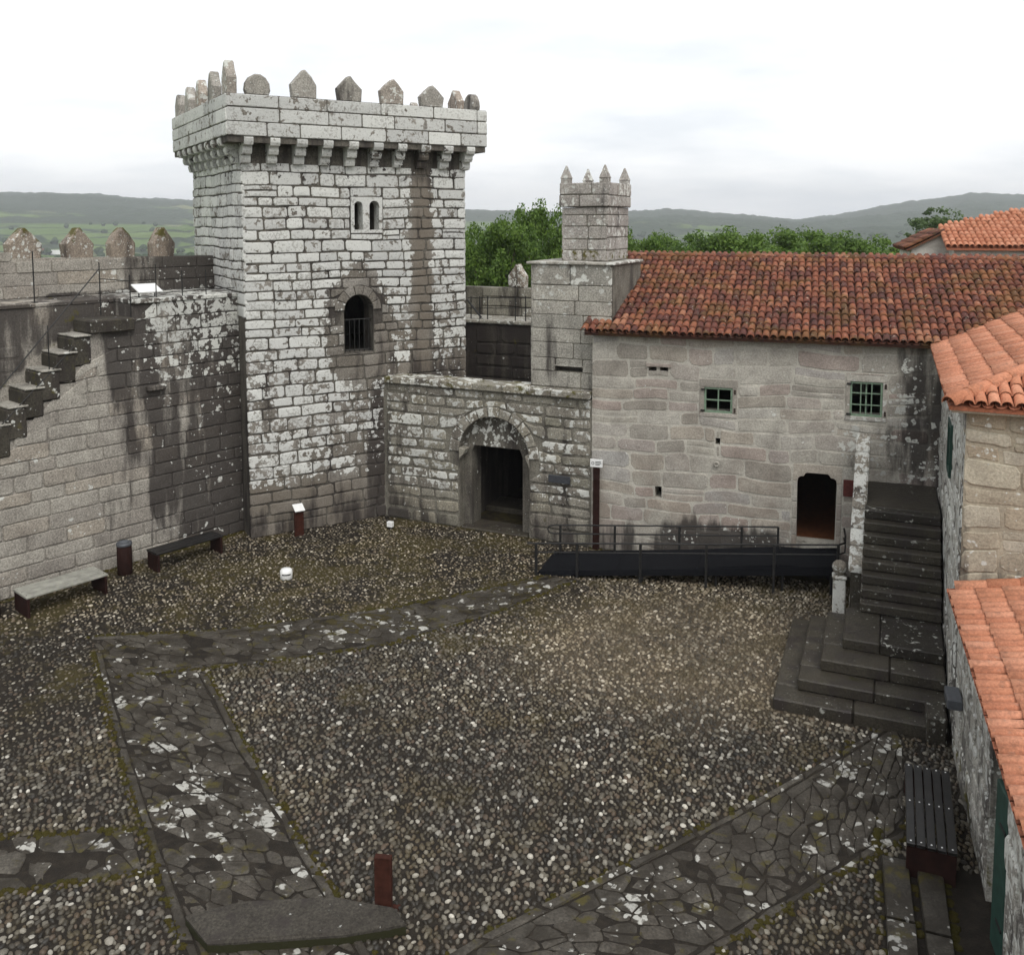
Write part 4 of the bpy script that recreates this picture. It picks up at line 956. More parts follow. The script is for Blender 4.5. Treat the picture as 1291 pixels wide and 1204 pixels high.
def frame_stones(w, lint, jamb, sill):
    a, b_, c, d = w; o = []
    o.append(stone(FH.P, rectp(a - jamb, b_ + jamb, d + .004, d + lint - .01), .008, -.1, .015, .004)); o.append(stone(FH.P, rectp(a - jamb, b_ + jamb, c - sill + .01, c - .004), .012, -.1, .015, .004))
    o.append(stone(FH.P, rectp(a - jamb + .008, a - .004, c, d), .006, -.1, .014, .004)); o.append(stone(FH.P, rectp(b_ + .004, b_ + jamb - .008, c, d), .006, -.1, .014, .004)); return o
st += frame_stones(W1, .2, .11, .1) + frame_stones(W2, .16, .1, .1)
st.append(stone(FH.P, rectp(V1[0] - .06, V2[1] + .08, V1[3] + .002, V1[3] + .075), .05, -.1, .012)); st.append(stone(FH.P, rectp(V1[1] + .004, V2[0] - .004, V1[2], V1[3]), -.03, -.2, .01))
# door surround: lintel with curved shoulders, jamb blocks
part('door_lintel', extrude(FH, [(4.74, 2.125), (4.84, 2.125), (4.85, 2.19), (4.90, 2.235), (4.97, 2.24), (5.0, 2.30), (5.04, 2.325), (5.48, 2.325), (5.52, 2.30), (5.55, 2.24), (5.62, 2.235), (5.67, 2.19), (5.68, 2.125), (5.78, 2.125), (5.78, 2.51), (4.74, 2.51)], -.2, .008), M['house'], hs)
for a, c in ((4.73, 4.835), (5.685, 5.79)):
    z = .5
    while z < 2.1: e = min(2.12, z + R.uniform(.3, .45)); e = 2.12 if 2.12 - e < .15 else e; st.append(stone(FH.P, rectp(a + .006, c, z + .006, e - .006), .008, -.1, .014)); z = e
pieces('stone', st, M['house'], hs, 300, 'stone_courses')
def window(w, nx, ny, thin):
    a, b_, c, d = w; t = .045
    f = part('window_frame', extrude(FH, rectp(a + .003, b_ - .003, c + .003, d - .003), -.10, -.02, [rectp(a + t, b_ - t, c + t, d - t)]), M['green'], hs)
    part('pane', box(FH, a + t, b_ - t, c + t, d - t, -.085, -.075), M['glass'], f)
    for i in range(1, nx): u = a + (b_ - a) * i / nx; part('glazing_bar', box(FH, u - thin, u + thin, -.072, -.03, c + t + .001, d - t - .001), M['green'], f)
    for i in range(1, ny): z = c + (d - c) * i / ny; part('glazing_bar', box(FH, a + t + .001, b_ - t - .001, -.07, -.034, z - thin, z + thin), M['green'], f)
    for z in (c + .05, d - .05): part('hinge', bbox(FH, a - .07, a + .03, .013, .035, z - .02, z + .02, .004), M['iron'], f)
    for z in (c + .03, d - .14): part('shutter_stay', bbox(FH, b_ + .03, b_ + .075, .009, .02, z, z + .11, .004), M['door_wood'], f)
window(W1, 2, 2, .014); window(W2, 3, 3, .011)
part('glazing_bar', box(FH, 6.225, 6.255, -.09, -.078, W2[2] + .05, W2[3] - .05), M['green'], hs)
# roof
EZ, RZ, NR = 5.40, 7.05, -4.0
Ea = np.array(FH.P(-.12, .3, EZ)); e3 = np.array([*FH.d, 0]); s3 = np.array(FH.P(-.12, NR, RZ)) - Ea; SLn = np.linalg.norm(s3); s3n = s3 / SLn; n3 = np.cross(e3, s3n)
kH = (RZ - EZ) / (.3 - NR)
def zH(p): n = (np.array(p[:2]) - FH.o) @ FH.n; return EZ + (.3 - n) * kH
KR, EZR = .36, 5.36
def zW(p): u, n = FR.loc(p); return EZR + (.25 - n) * KR
roofH = part('roof', extrude(Fr(FH.P(-.1, 0, 0), FH.d), rectp(0, 1, 0, 1), 0, .01), M['oldpan'], hs) if False else None
def deck(E0, e, s, L, W, th, mat, parent, name='roof_deck'):
    nn = np.cross(e, s); q = [E0 + e * a + s * b_ - nn * c for c in (.045, .045 + th) for b_ in (0.02, L) for a in (0, W)]
    return part(name, (q, [(0, 1, 3, 2), (4, 6, 7, 5), (0, 4, 5, 1), (2, 3, 7, 6), (0, 2, 6, 4), (1, 5, 7, 3)]), mat, parent)
deck(Ea, e3, s3n, SLn, 13.2, .07, M['oldpan'], hs)
Eb = np.array(FH.P(-.12, -8.3, EZ)); sb3 = np.array(FH.P(-.12, NR, RZ)) - Eb; deck(np.array(FH.P(13.08, -8.3, EZ)), -e3, sb3 / np.linalg.norm(sb3), np.linalg.norm(sb3), 13.2, .07, M['oldpan'], hs)
def keepH(p):
    u, n = FR.loc(p)
    return not (n < .25 and zW(p) > zH(p) + .02)
tile_roof(hs, M['oldtile'], M['oldpan'], Ea, e3, s3n, 12.6, SLn, keepH, cap=300)
ridge(hs, M['oldtile'], np.array(FH.P(-.15, NR, RZ + .02)), np.array(FH.P(12.6, NR, RZ + .02)), .12, .38)

# ------------------------------------------------------------------ right building (upper) and lower range
rb = empty('right_wing_house', FR.P(RL, -3, 0), 'near stone wing with clean new orange tile roof, hard against the stair', 'house')
RW = (3.3, 4.1, 3.5, 4.45)
part('west_core', extrude(FR, rectp(-.3, RL - .02, -.3, 5.28), -.5, -.02, [rectp(*RW)]), M['right'], rb)
part('south_core', box(FS, .02, 7, -.5, -.016, -.3, 5.28), M['southjoint'], rb)
part('room_back', box(FR, 2.5, 5., -2., -1.9, 3, 5), M['plaster'], rb)
pieces('stone', masonry(FR, 0, RL, .1, 5.28, rects=[RW], ch=(.3, .42), cw=(.5, 1.1), jit=.03, bev=.022, proud=.02, wav=.015), M['right'], rb)
pieces('stone', masonry(FS, 0, 3.6, 2.4, 5.25, ch=(.22, .42), cw=(.3, .8), jit=.035, gap=.004, bev=.012, proud=.014, merge=.12, wav=.035), M['south'], rb)
f = part('window_frame', extrude(FR, rectp(RW[0] + .003, RW[1] - .003, RW[2] + .003, RW[3] - .003), -.10, .035, [rectp(RW[0] + .07, RW[1] - .07, RW[2] + .07, RW[3] - .07)]), M['greendoor'], rb)
part('pane', box(FR, RW[0] + .07, RW[1] - .07, RW[2] + .07, RW[3] - .07, -.08, -.07), M['glass'], f)
eW = np.array([*(-FR.d), 0.]); inW = np.array([*(-FR.n), 0.]); sW = inW + np.array([0, 0, KR]); sW /= np.linalg.norm(sW)
EW0 = np.array(FR.P(RL + .25, .25, EZR)); LW = 4.6
def keepW(p): 
    u, n = FR.loc(p); return (.25 - n) < (RL + .25 - u) - .02 and zW(p) > zH(p) - .03
def keepS(p):
    u, n = FR.loc(p); return (RL + .25 - u) < (.25 - n) - .02
# eave runs away from camera, up-slope to the right: e x s must point up
eWd = eW if np.cross(eW, sW)[2] > 0 else -eW
startW = EW0 if np.dot(eWd, eW) > 0 else EW0 + eW * 10
deckL = lambda: None
def deck_poly(pts, th, mat, parent, name='roof_deck'):
    P = np.array(pts, float); n = len(P); V = np.concatenate([P - [0, 0, .05], P - [0, 0, .05 + th]])
    return part(name, (V, [tuple(range(n)), tuple(range(2 * n - 1, n - 1, -1))] + [(i, i + n, (i + 1) % n + n, (i + 1) % n) for i in range(n)]), mat, parent)
def FRz(u, b_): return FR.P(u, .25 - b_, EZR + b_ * KR)
uc = RL + .25
deck_poly([FRz(uc - .02, .02), FRz(uc - 4.6, 4.6), FRz(-2.5, 4.6), FRz(-2.5, 2.2), FRz(.0, .02)], .06, M['newpan'], rb)
deck_poly([FR.P(uc - .02, .23, EZR + .01), FR.P(uc - .02, -7, EZR + .01), FR.P(uc - 4.6, -7, EZR + 4.58 * KR), FR.P(uc - 4.6, -4.33, EZR + 4.58 * KR)], .06, M['newpan'], rb)
tile_roof(rb, M['newtile'], M['newpan'], startW, eWd, sW, 10, LW, keepW, cap=160, fine=.004, course=.38, sp=.18, zs=.62)
inS = np.array([*(-FS.n), 0.]); sS = inS + np.array([0, 0, KR]); sS /= np.linalg.norm(sS)
tile_roof(rb, M['newtile'], M['newpan'], np.array([*FR.P(uc, .25, EZR)]) + np.array([*FS.d, 0]) * .1, np.array([*FS.d, 0]), sS, 6.0, LW, keepS, cap=140, fine=.008)
ridge(rb, M['newtile'], FRz(uc, .0) + np.array([0, 0, .03]), np.array(FRz(uc - 4.4, 4.4)) + [0, 0, .03], .12, .4, 'hip_tile')
part('eave_board', bbox(FS, -.2, 6, .0, .2, 5.22, 5.27, .01), M['south'], rb); 

lo = empty('low_roofed_range', FQ.P(3, -2, 0), 'low streaked stone range with bright orange tile roof in the bottom right corner', 'building')
OD = (3.35, 4.45, .0, 1.95)
part('front_core', extrude(FQ, rectp(.0, 10, -.3, 2.44), -.5, -.02, [[(3.35, -.29), (4.45, -.29), (4.45, 1.95), (3.35, 1.95)]]), M['right'], lo)
pieces('stone', masonry(FQ, 0, 9, 0, 2.44, ch=(.28, .42), cw=(.4, 1.0), rects=[(3.35, 4.45, -.2, 1.95)], jit=.035, bev=.025, proud=.02, wav=.015), M['right'], lo)
part('room_back', box(FQ, 2.8, 5.2, -2.2, -2.1, -.3, 2.4), M['dkwall'], lo)
FD = Fr(FQ.P(4.02, .035, 0), np.array(FQ.P(4.44, -.01, 0)[:2]) - np.array(FQ.P(4.02, .035, 0)[:2]))
dr = part('door', bbox(FD, 0, .42, -.05, 0, .03, 1.92, .01), M['greendoor'], lo, label='green painted door leaf in the low range')
for z in (.4, 1.5): part('hinge', bbox(FD, .2, .40, .001, .014, z, z + .04, .004), M['iron'], dr)
KL, EZL = .22, 2.50
inQ = np.array([*(-FQ.n), 0.]); sQ = inQ + np.array([0, 0, KL]); sQ /= np.linalg.norm(sQ)
eQ = np.array([*(-FQ.d), 0.]); eQd = eQ if np.cross(eQ, sQ)[2] > 0 else -eQ
q0 = np.array(FQ.P(9.0 if np.dot(eQd, eQ) > 0 else .06, .14, EZL))
def keepL(p): u, n = FS.loc(p); return n > .06
tile_roof(lo, M['newtile'], M['newpan'], q0, eQd, sQ, 9.0, 4.0, keepL, cap=300, fine=.01, course=.36, sp=.18, zs=.7)
deck_poly([FQ.P(.1, .12, EZL), FQ.P(9, .12, EZL), FQ.P(9, -4, EZL + 4.1 * KL), FQ.P(.1, -4, EZL + 4.1 * KL)], .06, M['newpan'], lo)
fl0 = np.array(FS.P(-.05, .09, EZL + .06)); fl1 = np.array(FS.P(4., .09, EZL + .06 + 4 * KL * .98)); ridge(lo, M['newtile'], fl0 + [0, 0, .03], fl1 + [0, 0, .03], .10, .44, 'flashing_tile')
wl = empty('wall_light', FQ.P(.7, .1, 1.2), 'dark grey box lamp on the streaked wall beside the lowest steps', 'lamp')
part('housing', bbox(FQ, .60, 1.04, .0, .2, 1.12, 1.27, .015), M['lampgrey'], wl); part('bracket', box(FQ, .72, .92, -.03, .05, 1.09, 1.118), M['iron'], wl)

# ------------------------------------------------------------------ house behind (top right)
bh = empty('rear_white_house', aty(1230, 330, 29), 'pale block-walled building with orange tile roof behind the long roof, top right', 'house')
c0 = aty(1203, 313, 28.5); FX = Fr(c0, (.96, -.28)); ezx = c0[2]
part('south_wall', box(FX, 0, 9, -6, -.02, -.3, ezx), M['backwall'], bh)
pieces('block', masonry(FX, 0, 4, ezx - 1.3, ezx - .02, ch=(.30, .32), cw=(.55, .75), jit=.004, gap=.006, bev=.008), M['backwall'], bh)
sX = np.array([*(-FX.n), 0.]) + np.array([0, 0, .37]); sX /= np.linalg.norm(sX)
def keepX(p): u, n = FX.loc(p); return (.25 - n) < 1.9 + .55 * max(u, 0)
tile_roof(bh, M['oldtile'] if False else M['newtile'], M['newpan'], np.array(FX.P(-.2, .25, ezx + .05)), np.array([*FX.d, 0]), sX, 9, 3.4, keepX, cap=140)
deck_poly([FX.P(-.25, .25, ezx + .05), FX.P(9, .25, ezx + .05), FX.P(9, -3.2, ezx + .05 + 3.45 * .37), FX.P(2.6, -2.9, ezx + .05 + 3.15 * .37), FX.P(-.25, -1.5, ezx + .05 + 1.75 * .37)], .06, M['newpan'], bh)
FXw = FX.off(0, -.9); a_, z_ = FXw.uv(1149, 313); _, zr = FXw.uv(1203, 290)
part('wing_wall', extrude(FXw, [(a_, -.3), (0.0, -.3), (0.0, zr - .02), (a_, z_)], -3, -.0), M['backwall'], bh)
pieces('block', masonry(FXw, a_, .0, z_ - .9, zr, ch=(.30, .32), cw=(.5, .7), jit=.004, gap=.006, bev=.008, topfn=lambda u: z_ + (zr - z_) * (u - a_) / (-a_)), M['backwall'], bh)
dz = np.array([*FX.d, (zr - z_) / (-a_)]); dz /= np.linalg.norm(dz); ew = np.array([*FX.n, 0.])
stw = np.array(FXw.P(a_ - .2, -3., z_ - .05 + .03)); eww = ew if np.cross(ew, dz)[2] > 0 else -ew
if np.dot(eww, ew) < 0: stw = stw + ew * 3.15
tile_roof(bh, M['oldtile'], M['oldpan'], stw, eww, dz, 3.15, -a_ + .1, None, cap=60)
deck(stw, eww, dz, -a_ + .15, 3.15, .05, M['oldpan'], bh)

# ------------------------------------------------------------------ outside stair
sr = empty('stone_staircase', FR.P(3.8, .8, 0), 'dark wet stone staircase with stepped plinth climbing between house and right wing', 'staircase')
for k, (u, n, z0, z1) in enumerate(((S1, 2.66, -.05, .2), (S2, 2.31, .2, .4), (S3, 1.98, .4, .6), (5.25, 1.66, .6, .8))):
    # plinth steps wrap round the corner: front tread stones and side tread stones
    inn_u = (S2, S3, 5.25, 3.95)[k] - .12; inn_n = (2.31, 1.98, 1.66, .02)[k] - .1
    cuts = np.linspace(.04, n, 3 if k < 3 else 3); cuts[1] += R.uniform(-.25, .25)
    for a, c in zip(cuts[:-1], cuts[1:]): part('step', bbox(FR, inn_u, u + R.uniform(-.015, .015), a + .004, c - .004, z0 + .002, z1 + R.uniform(-.006, .006), .022), M['stairs'], sr)
    if k < 3: part('step', bbox(FR, (3.3, 3.5, 3.7)[k], inn_u - .006, inn_n, n + R.uniform(-.01, .01), z0 + .002, z1 + R.uniform(-.006, .006), .022), M['stairs'], sr)
part('plinth_core', box(FR, 3.0, 5.1, .05, 1.6, -.05, .58), M['stairs'], sr)
RUN, RISE = .245, .18
for i in range(8):
    u = 3.98 - i * RUN; zt = .8 + RISE * (i + 1)
    part('step', bbox(FR, u - RUN - .1, u + .02 + R.uniform(-.01, .012), .03, 1.42, zt - RISE + .002, zt + R.uniform(-.006, .004), .02), M['stairs'], sr)
    part('riser_core', box(FR, u - RUN, u - .06, .05, 1.38, .0, zt - RISE), M['stairs'], sr)
ZL = .8 + RISE * 8
part('upper_landing', bbox(FR, .02, 3.98 - 8 * RUN + .02, .03, 1.42, ZL - .16, ZL + .01, .02), M['stairs'], sr)
part('landing_core', box(FR, .02, 3.98 - 8 * RUN, .05, 1.38, -.05, ZL - .17), M['stairs'], sr)
pt = lambda u: 1.35 + (3.0 - u) / 2.4 * 1.95
fcs = Fr(FR.P(0, 1.64, 0), FR.d)
part('balustrade_wall', extrude(fcs, [(.55, -.05), (3.02, -.05), (3.02, pt(3.02) - .16), (.55, pt(.55) - .16)], -.24, -.01), M['stairs'], sr)
pieces('balustrade_stone', masonry(fcs, .5, 3.02, .0, 3.4, ch=(.28, .4), cw=(.4, .8), topfn=lambda u: pt(u) - .16, jit=.02), M['house'], sr)
u = 3.06; ku = -1
while u > .5:
    e = max(.45, u - R.uniform(.28, .42)); sl = 1.95 / 2.4
    V, F = bbox(fcs, e + .012, u - .012, -.25, .03, 0, .17, .035); V = [(v[0], v[1], v[2] + pt(fcs.loc(v)[0]) - .16) for v in V]
    part('coping_stone', (V, F), M['coping'], sr); u = e
nw = np.array(FR.P(2.72, 1.84, 0)); FN = Fr(nw[:2], FH.d)
npost = empty('newel_post', nw, 'lichen-whitened stone newel post topped by a ball, at the stair foot', 'post')
part('shaft', bbox(FN, -.12, .12, -.12, .12, -.05, .92, .02), M['coping'], npost); part('cap', bbox(FN, -.14, .14, -.14, .14, .922, .99, .02), M['coping'], npost)
part('ball', lathe((nw[0], nw[1], .985), [(.07, 0), (.08, .03), (.13, .08), (.15, .15), (.135, .22), (.09, .275), (.02, .30)], 14), M['coping'], npost, smooth=True)

# ------------------------------------------------------------------ ramp with railings
rm = empty('access_ramp', FH.P(2, 1.2, 0), 'black steel access ramp with tubular handrails rising to the house door', 'ramp')
def RPt(u, t): return u, (.78 + (.12 - .78) * (u + .8) / 6.5) * (1 - t) + (2.08 + (1.28 - 2.08) * (u + .8) / 6.5) * t
def RP3(u, t, z): uu, n = RPt(u, t); return FH.P(uu, n, z)
rz = lambda u: float(np.interp(u, [-.8, 4.5, 5.7], [.015, .62, .62]))
us = [-.75, 1.0, 2.8, 4.5, 5.75]
for a, c in zip(us[:-1], us[1:]):
    V = [RP3(u + d, t, rz(u) - q) for q in (0, .05) for t in (0, 1) for u, d in ((a, .004), (c, -.004))]
    part('deck_plate', (V, [(0, 1, 3, 2), (4, 6, 7, 5), (0, 4, 5, 1), (2, 3, 7, 6), (0, 2, 6, 4), (1, 5, 7, 3)]), M['ramp'], rm)
for t in (0.0, 1.0):
    V = [RP3(u, t + d, rz(u) + q) for q in (.06, -.14) for d in (-.02, .02) for u in (-.7, 5.75)]
    V = [(v[0], v[1], max(v[2], -.02)) for v in V]
    part('side_beam', (V, [(0, 1, 3, 2), (4, 6, 7, 5), (0, 4, 5, 1), (2, 3, 7, 6), (0, 2, 6, 4), (1, 5, 7, 3)]), M['ramp'], rm)
for u, t in ((1.6, .05), (3.2, .05), (4.6, .05), (1.6, .95), (3.2, .95), (4.6, .95), (5.6, .95), (5.6, .05)): part('leg', tube([RP3(u, t, -.02), RP3(u, t, rz(u) - .05)], .03, 6), M['iron'], rm)
rh = lambda u: .74 + (u + .8) / 6.5 * .42
for u in (-.75, .18, 1.58, 3.0, 4.42, 5.72): part('rail_post', bbox(Fr(RP3(u, 1.04, 0)[:2], FH.d), -.028, .028, -.022, .022, -.02, rh(u), .004), M['iron'], rm)
for u in (-.55, .75, 2.25, 3.65, 4.45): part('rail_post', bbox(Fr(RP3(u, .02, 0)[:2], FH.d), -.026, .026, -.02, .02, -.02, rh(u), .004), M['iron'], rm)
def rail(t, h, u0, u1, r=.021): return tube([RP3(u, t, rh(u) + h) for u in np.linspace(u0, u1, 9)], r, 8)
end = [RP3(5.72, 1.04, rh(5.7)), RP3(5.86, .9, rh(5.7)), RP3(5.88, .5, rh(5.7)), RP3(5.86, .06, rh(5.7))]
part('front_handrail', rail(1.04, 0, -.95, 5.72), M['iron'], rm); part('front_lower_rail', rail(1.04, -.21, -.75, 5.72, .016), M['iron'], rm)
part('end_rail', tube(end, .021, 8), M['iron'], rm)
part('end_rail', tube([(p[0], p[1], p[2] - .21) for p in end], .016, 8), M['iron'], rm)
loop = [RP3(u, .02, rh(u)) for u in np.linspace(4.45, -.7, 8)] + [RP3(-.82, .02, rh(-.8) - .03), RP3(-.86, .02, rh(-.8) - .1), RP3(-.82, .02, rh(-.8) - .18)] + [RP3(u, .02, rh(u) - .21) for u in np.linspace(-.7, 4.45, 8)]
part('rear_handrail', tube(loop, .02, 8), M['iron'], rm)

# ------------------------------------------------------------------ benches, bins, signs, lamps
def bench(name, fr, u0, u1, n0, n1, h, top, label, slats, group='wood and steel benches in the courtyard'):
    b0 = empty(name, fr.P((u0 + u1) / 2, (n0 + n1) / 2, 0), label, 'bench', group)
    for k in range(slats):
        a = n0 + (n1 - n0) * k / slats; c = n0 + (n1 - n0) * (k + 1) / slats
        part('slat', bbox(fr, u0 - .01, u1 + .01, a + .007, c - .007, h - .05, h + R.uniform(-.004, .004), .008), top, b0)
    for a in (u0 + .01, u1 - .06): part('leg', bbox(fr, a, a + .05, n0 + .01, n1 - .01, -.02, h - .052, .006), M['rustdark'], b0)
    part('stretcher', bbox(fr, u0 + .062, u1 - .062, (n0 + n1) / 2 - .04, (n0 + n1) / 2 + .04, h - .12, h - .054, .006), M['rustdark'], b0)
    for a in ((u0 + .035, u1 - .035) if slats < 5 else (u0 + .04, (u0 + u1) / 2, u1 - .04)):
        for k in range(slats): c = n0 + (n1 - n0) * (k + .5) / slats; q = fr.P(a, c, h); part('bolt', lathe((q[0], q[1], h - .002), [(.012, 0), (.011, .006), (.004, .009)], 8), M['white'] if slats > 4 else M['iron'], b0)
    return b0
bench('bench', FL, .02, 1.68, .68, 1.36, .45, M['wood_pale'], 'bench with pale weathered plank top against the left curtain wall', 3)
bench('bench', FL, 2.98, 4.66, .56, 1.06, .45, M['wood_dark'], 'dark bench in the shade near the foot of the tower', 3)
FBn = Fr(at(1142, 1060, .45)[:2], (at(1140, 962, .45) - at(1142, 1060, .45))[:2])
bench('bench', FBn, 0, 1.78, .0, .58, .45, M['wood_dark'], 'glossy black five-slat bench beside the right wall', 5)
def bin_(fr, u, n, label):
    p = fr.P(u, n, 0); o = empty('litter_bin', p, label, 'bin', 'steel litter bins along the left wall')
    part('body', lathe((p[0], p[1], -.01), [(.15, 0), (.16, .02), (.165, .35), (.16, .66), (.145, .68), (.14, .55), (.12, .5)], 18), M['rustdark'], o, smooth=True)
    part('rim', lathe((p[0], p[1], .66), [(.164, 0), (.174, .015), (.17, .07), (.145, .08), (.135, .03)], 18), M['lampgrey'], o, smooth=True)
bin_(FL, 2.48, .5, 'round steel litter bin standing between the two benches on the left')
bin_(FL, -.42, .72, 'litter bin cut off by the left edge, beside the pale bench')
def lectern(p, w, h, face, label, ang=0., top='white'):
    o = empty('information_post', p, label, 'sign'); fr = Fr(p[:2], (math.cos(ang), math.sin(ang)))
    part('plate', bbox(fr, -w / 2, w / 2, -.035, .035, -.03, h, .006), M['rust'], o)
    if top == 'white': part('panel', prism_n(fr, [(-.12, h + .14), (-.13, h + .12), (.12, h - .0), (.13, h + .02)], -face / 2, face / 2), M['white'], o)
    else: part('foot_plate', bbox(fr, -.10, .16, -.16, .12, -.01, .012, .004), M['rust'], o); part('top_edge', bbox(fr, -w / 2 + .002, w / 2 - .002, -.04, .04, h + .002, h + .012, .003), M['rust'], o)
    return o
pi_ = FT.P(1.15, .35, 0); lectern(pi_, .24, .66, .26, 'rusty steel post with small white panel at the tower foot', math.atan2(D1[1], D1[0]))
pp = at(484, 1152); lectern(pp, .2, .70, .2, 'plain rusty steel post in the foreground beside the long slab', -.12, 'rust')
ps = FH.P(.16, .12, 0); sg = empty('sign_post', ps, 'tall rusty post with small white sign at the corner of gate wall and house', 'sign')
part('plate', bbox(FH, .09, .25, .10, .14, -.03, 2.08, .005), M['rustdark'], sg)
pn = part('panel', bbox(FH, .02, .33, .142, .165, 2.07, 2.27, .006), M['white'], sg)
part('symbol', tube([FH.P(.09 + .032 * math.cos(a), .168, 2.17 + .032 * math.sin(a)) for a in np.linspace(0, 6.28, 13)], .006, 5), M['black'], pn)
for k, z in enumerate((2.2, 2.165, 2.13)): part('text_line', box(FH, .15, (.29, .3, .26)[k], .1655, .1675, z, z + .016), M['black'], pn)
rdp = solo('red_wall_plate', bbox(FH, 5.82, 6.05, .014, .04, 1.86, 2.24, .006), M['redplate'], 'dark red rectangular plate on the house wall right of the door', 'plate')
pr = solo('iron_ring', tube([FH.P(3.02 + .05 * math.cos(a), .045, 2.36 + .05 * math.sin(a)) for a in np.linspace(0, 2 * math.pi, 15)], .018, 6, False), M['housejoint'], 'small pale tethering ring on the house wall below the small slot', 'ring', smooth=True)
gl = at(361, 729); go = empty('ground_lamp', gl, 'squat round white lamp with dark slot standing alone on the cobbles', 'lamp')
part('body', lathe((gl[0], gl[1], -.01), [(.12, 0), (.135, .02), (.14, .12), (.135, .2), (.10, .235), (.02, .245)], 20), M['white'], go, smooth=True)
dd = np.array([-gl[0], -gl[1]]) / np.hypot(gl[0], gl[1]); fg_ = Fr(gl[:2] + dd * .138, (-dd[1], dd[0])); part('slot', tube([(gl[0] + .141 * math.cos(a), gl[1] + .141 * math.sin(a), .125) for a in np.linspace(math.atan2(dd[1], dd[0]) - .7, math.atan2(dd[1], dd[0]) + .7, 9)], .014, 6), M['black'], go)
sw = at(492, 667); so = empty('number_marker', sw, 'tiny white marker cube on the ground at the tower corner', 'marker'); fw = Fr(sw[:2], FG.d)
part('face', bbox(fw, -.08, .08, -.06, .05, .06, .2, .008), M['white'], so); part('foot', bbox(fw, -.05, .05, -.04, .03, -.02, .058, .005), M['iron'], so)
# big threshold slab in the foreground, drain beside the right wall
ls = [at(*p)[:2] for p in ((234, 1168), (300, 1150), (424, 1143), (498, 1158), (512, 1178), (430, 1192), (262, 1203))]
solo('threshold_slab', stone(gfn, ls[::-1], .15, -.05, .04, .008), M['slab'], 'broad worn stone slab at the bottom of the picture left of the rusty post', 'slab')
bk = FQ.P(-.15, .14, 0)
solo('downpipe_stone', bbox(FQ, -.55, -.05, .05, .34, -.03, .42, .03), M['stairs'], 'upright stone block at the stair foot beside the right wall', 'stone')

# ------------------------------------------------------------------ trees
def m_leaf(name, a, c):
    b = B(name); isl = b.island(); col = b.mix(isl, a, c); col = b.mix(1., col, b.ramp(b.noise(.8, 3), [(.3, (.7, .75, .7)), (.7, (1.25, 1.2, 1.1))]), 'MULTIPLY')
    return b.done(col, .6, None, spec=.3, trans=col)
M['leaf'] = m_leaf('oak_leaf', (.055, .11, .018), (.15, .24, .045)); M['leaf2'] = m_leaf('light_leaf', (.07, .12, .04), (.14, .2, .08))
M['bark'] = simple('bark', (.07, .055, .04), .9, 0, .35, 12)
def tree_geo(seed, h, cr, ch, nclump=210, nleaf=110, ls=.22):
    g = np.random.default_rng(seed); rg = random.Random(seed)
    tr = [tube([(0, 0, -.3), (g.uniform(-.1, .1), g.uniform(-.1, .1), h * .3), (g.uniform(-.2, .2), g.uniform(-.2, .2), h * .62)], [h * .032, h * .025, h * .014], 8)]
    C = []; base = h - ch
    while len(C) < nclump:
        p = g.uniform(-1, 1, 3); r = np.linalg.norm(p)
        if r > 1 or r < .35: continue
        lump = 1 + .22 * math.sin(p[0] * 5 + seed) * math.cos(p[1] * 4.3 + seed) + .15 * math.sin(p[2] * 6 + seed)
        q = np.array([p[0] * cr * lump, p[1] * cr * lump, base + ch / 2 + p[2] * ch / 2 * lump]); C.append(q)
    for q in C[:26]:
        s0 = np.array([0, 0, h * rg.uniform(.28, .58)]); mid = (s0 + q) / 2 + [0, 0, -.15]; tr.append(tube([s0, mid, q], [h * .012, h * .008, .015], 5))
    C = np.array(C); n = nclump * nleaf
    cc = np.repeat(C, nleaf, 0); sz = np.repeat(g.uniform(.28, .62, nclump), nleaf)[:, None]
    d = g.normal(size=(n, 3)); d /= np.linalg.norm(d, axis=1)[:, None]; pos = cc + d * sz * (g.random((n, 1)) ** .45) * [1.15, 1.15, .85] * (cr / 2.6)
    nrm = d * .6 + g.normal(size=(n, 3)) * .6 + [0, 0, .5]; nrm /= np.linalg.norm(nrm, axis=1)[:, None]
    t = np.cross(nrm, g.normal(size=(n, 3))); t /= np.linalg.norm(t, axis=1)[:, None]; b2 = np.cross(nrm, t)
    l = g.uniform(.6, 1.2, (n, 1)) * ls; w = l * g.uniform(.45, .65, (n, 1))
    V = np.stack([pos - t * l * .5, pos + b2 * w * .5, pos + t * l * .5, pos - b2 * w * .5], 1).reshape(-1, 3)
    return join(tr), (V, np.arange(n * 4).reshape(-1, 4))
GEO = [tree_geo(11, 10.0, 3.0, 6.0), tree_geo(23, 9.0, 2.7, 5.2), tree_geo(37, 9.4, 2.5, 5.8)]
TM = [(mkmesh('trunk', *t, M['bark'], True), mkmesh('crown', *c, M['leaf'])) for t, c in GEO]
def tree(k, p, sc, rz_, label, group='broadleaf trees behind the castle walls', mat=None):
    o = empty('broadleaf_tree', p, label, 'tree', group); o.rotation_euler = (0, 0, rz_); o.scale = (sc[0], sc[0], sc[1])
    for nm, me in zip(('trunk', 'crown'), TM[k]):
        c = bpy.data.objects.new(nm, me); COL.objects.link(c); c.parent = o
def tree_px(k, x, ytop, Y, wpx, label, rz_=0.):
    t = aty(x, ytop, Y); H = [10.0, 9.0, 9.4][k]; Rr = [3.0, 2.7, 2.5][k]
    gz = float(ground_h(np.array([t[0]]), np.array([t[1]]), False)[0]); w = wpx / FPX * Y / 2
    tree(k, (t[0], t[1], gz - .1), (w / Rr / 1.12, (t[2] - gz) / H / 1.04), rz_, label)
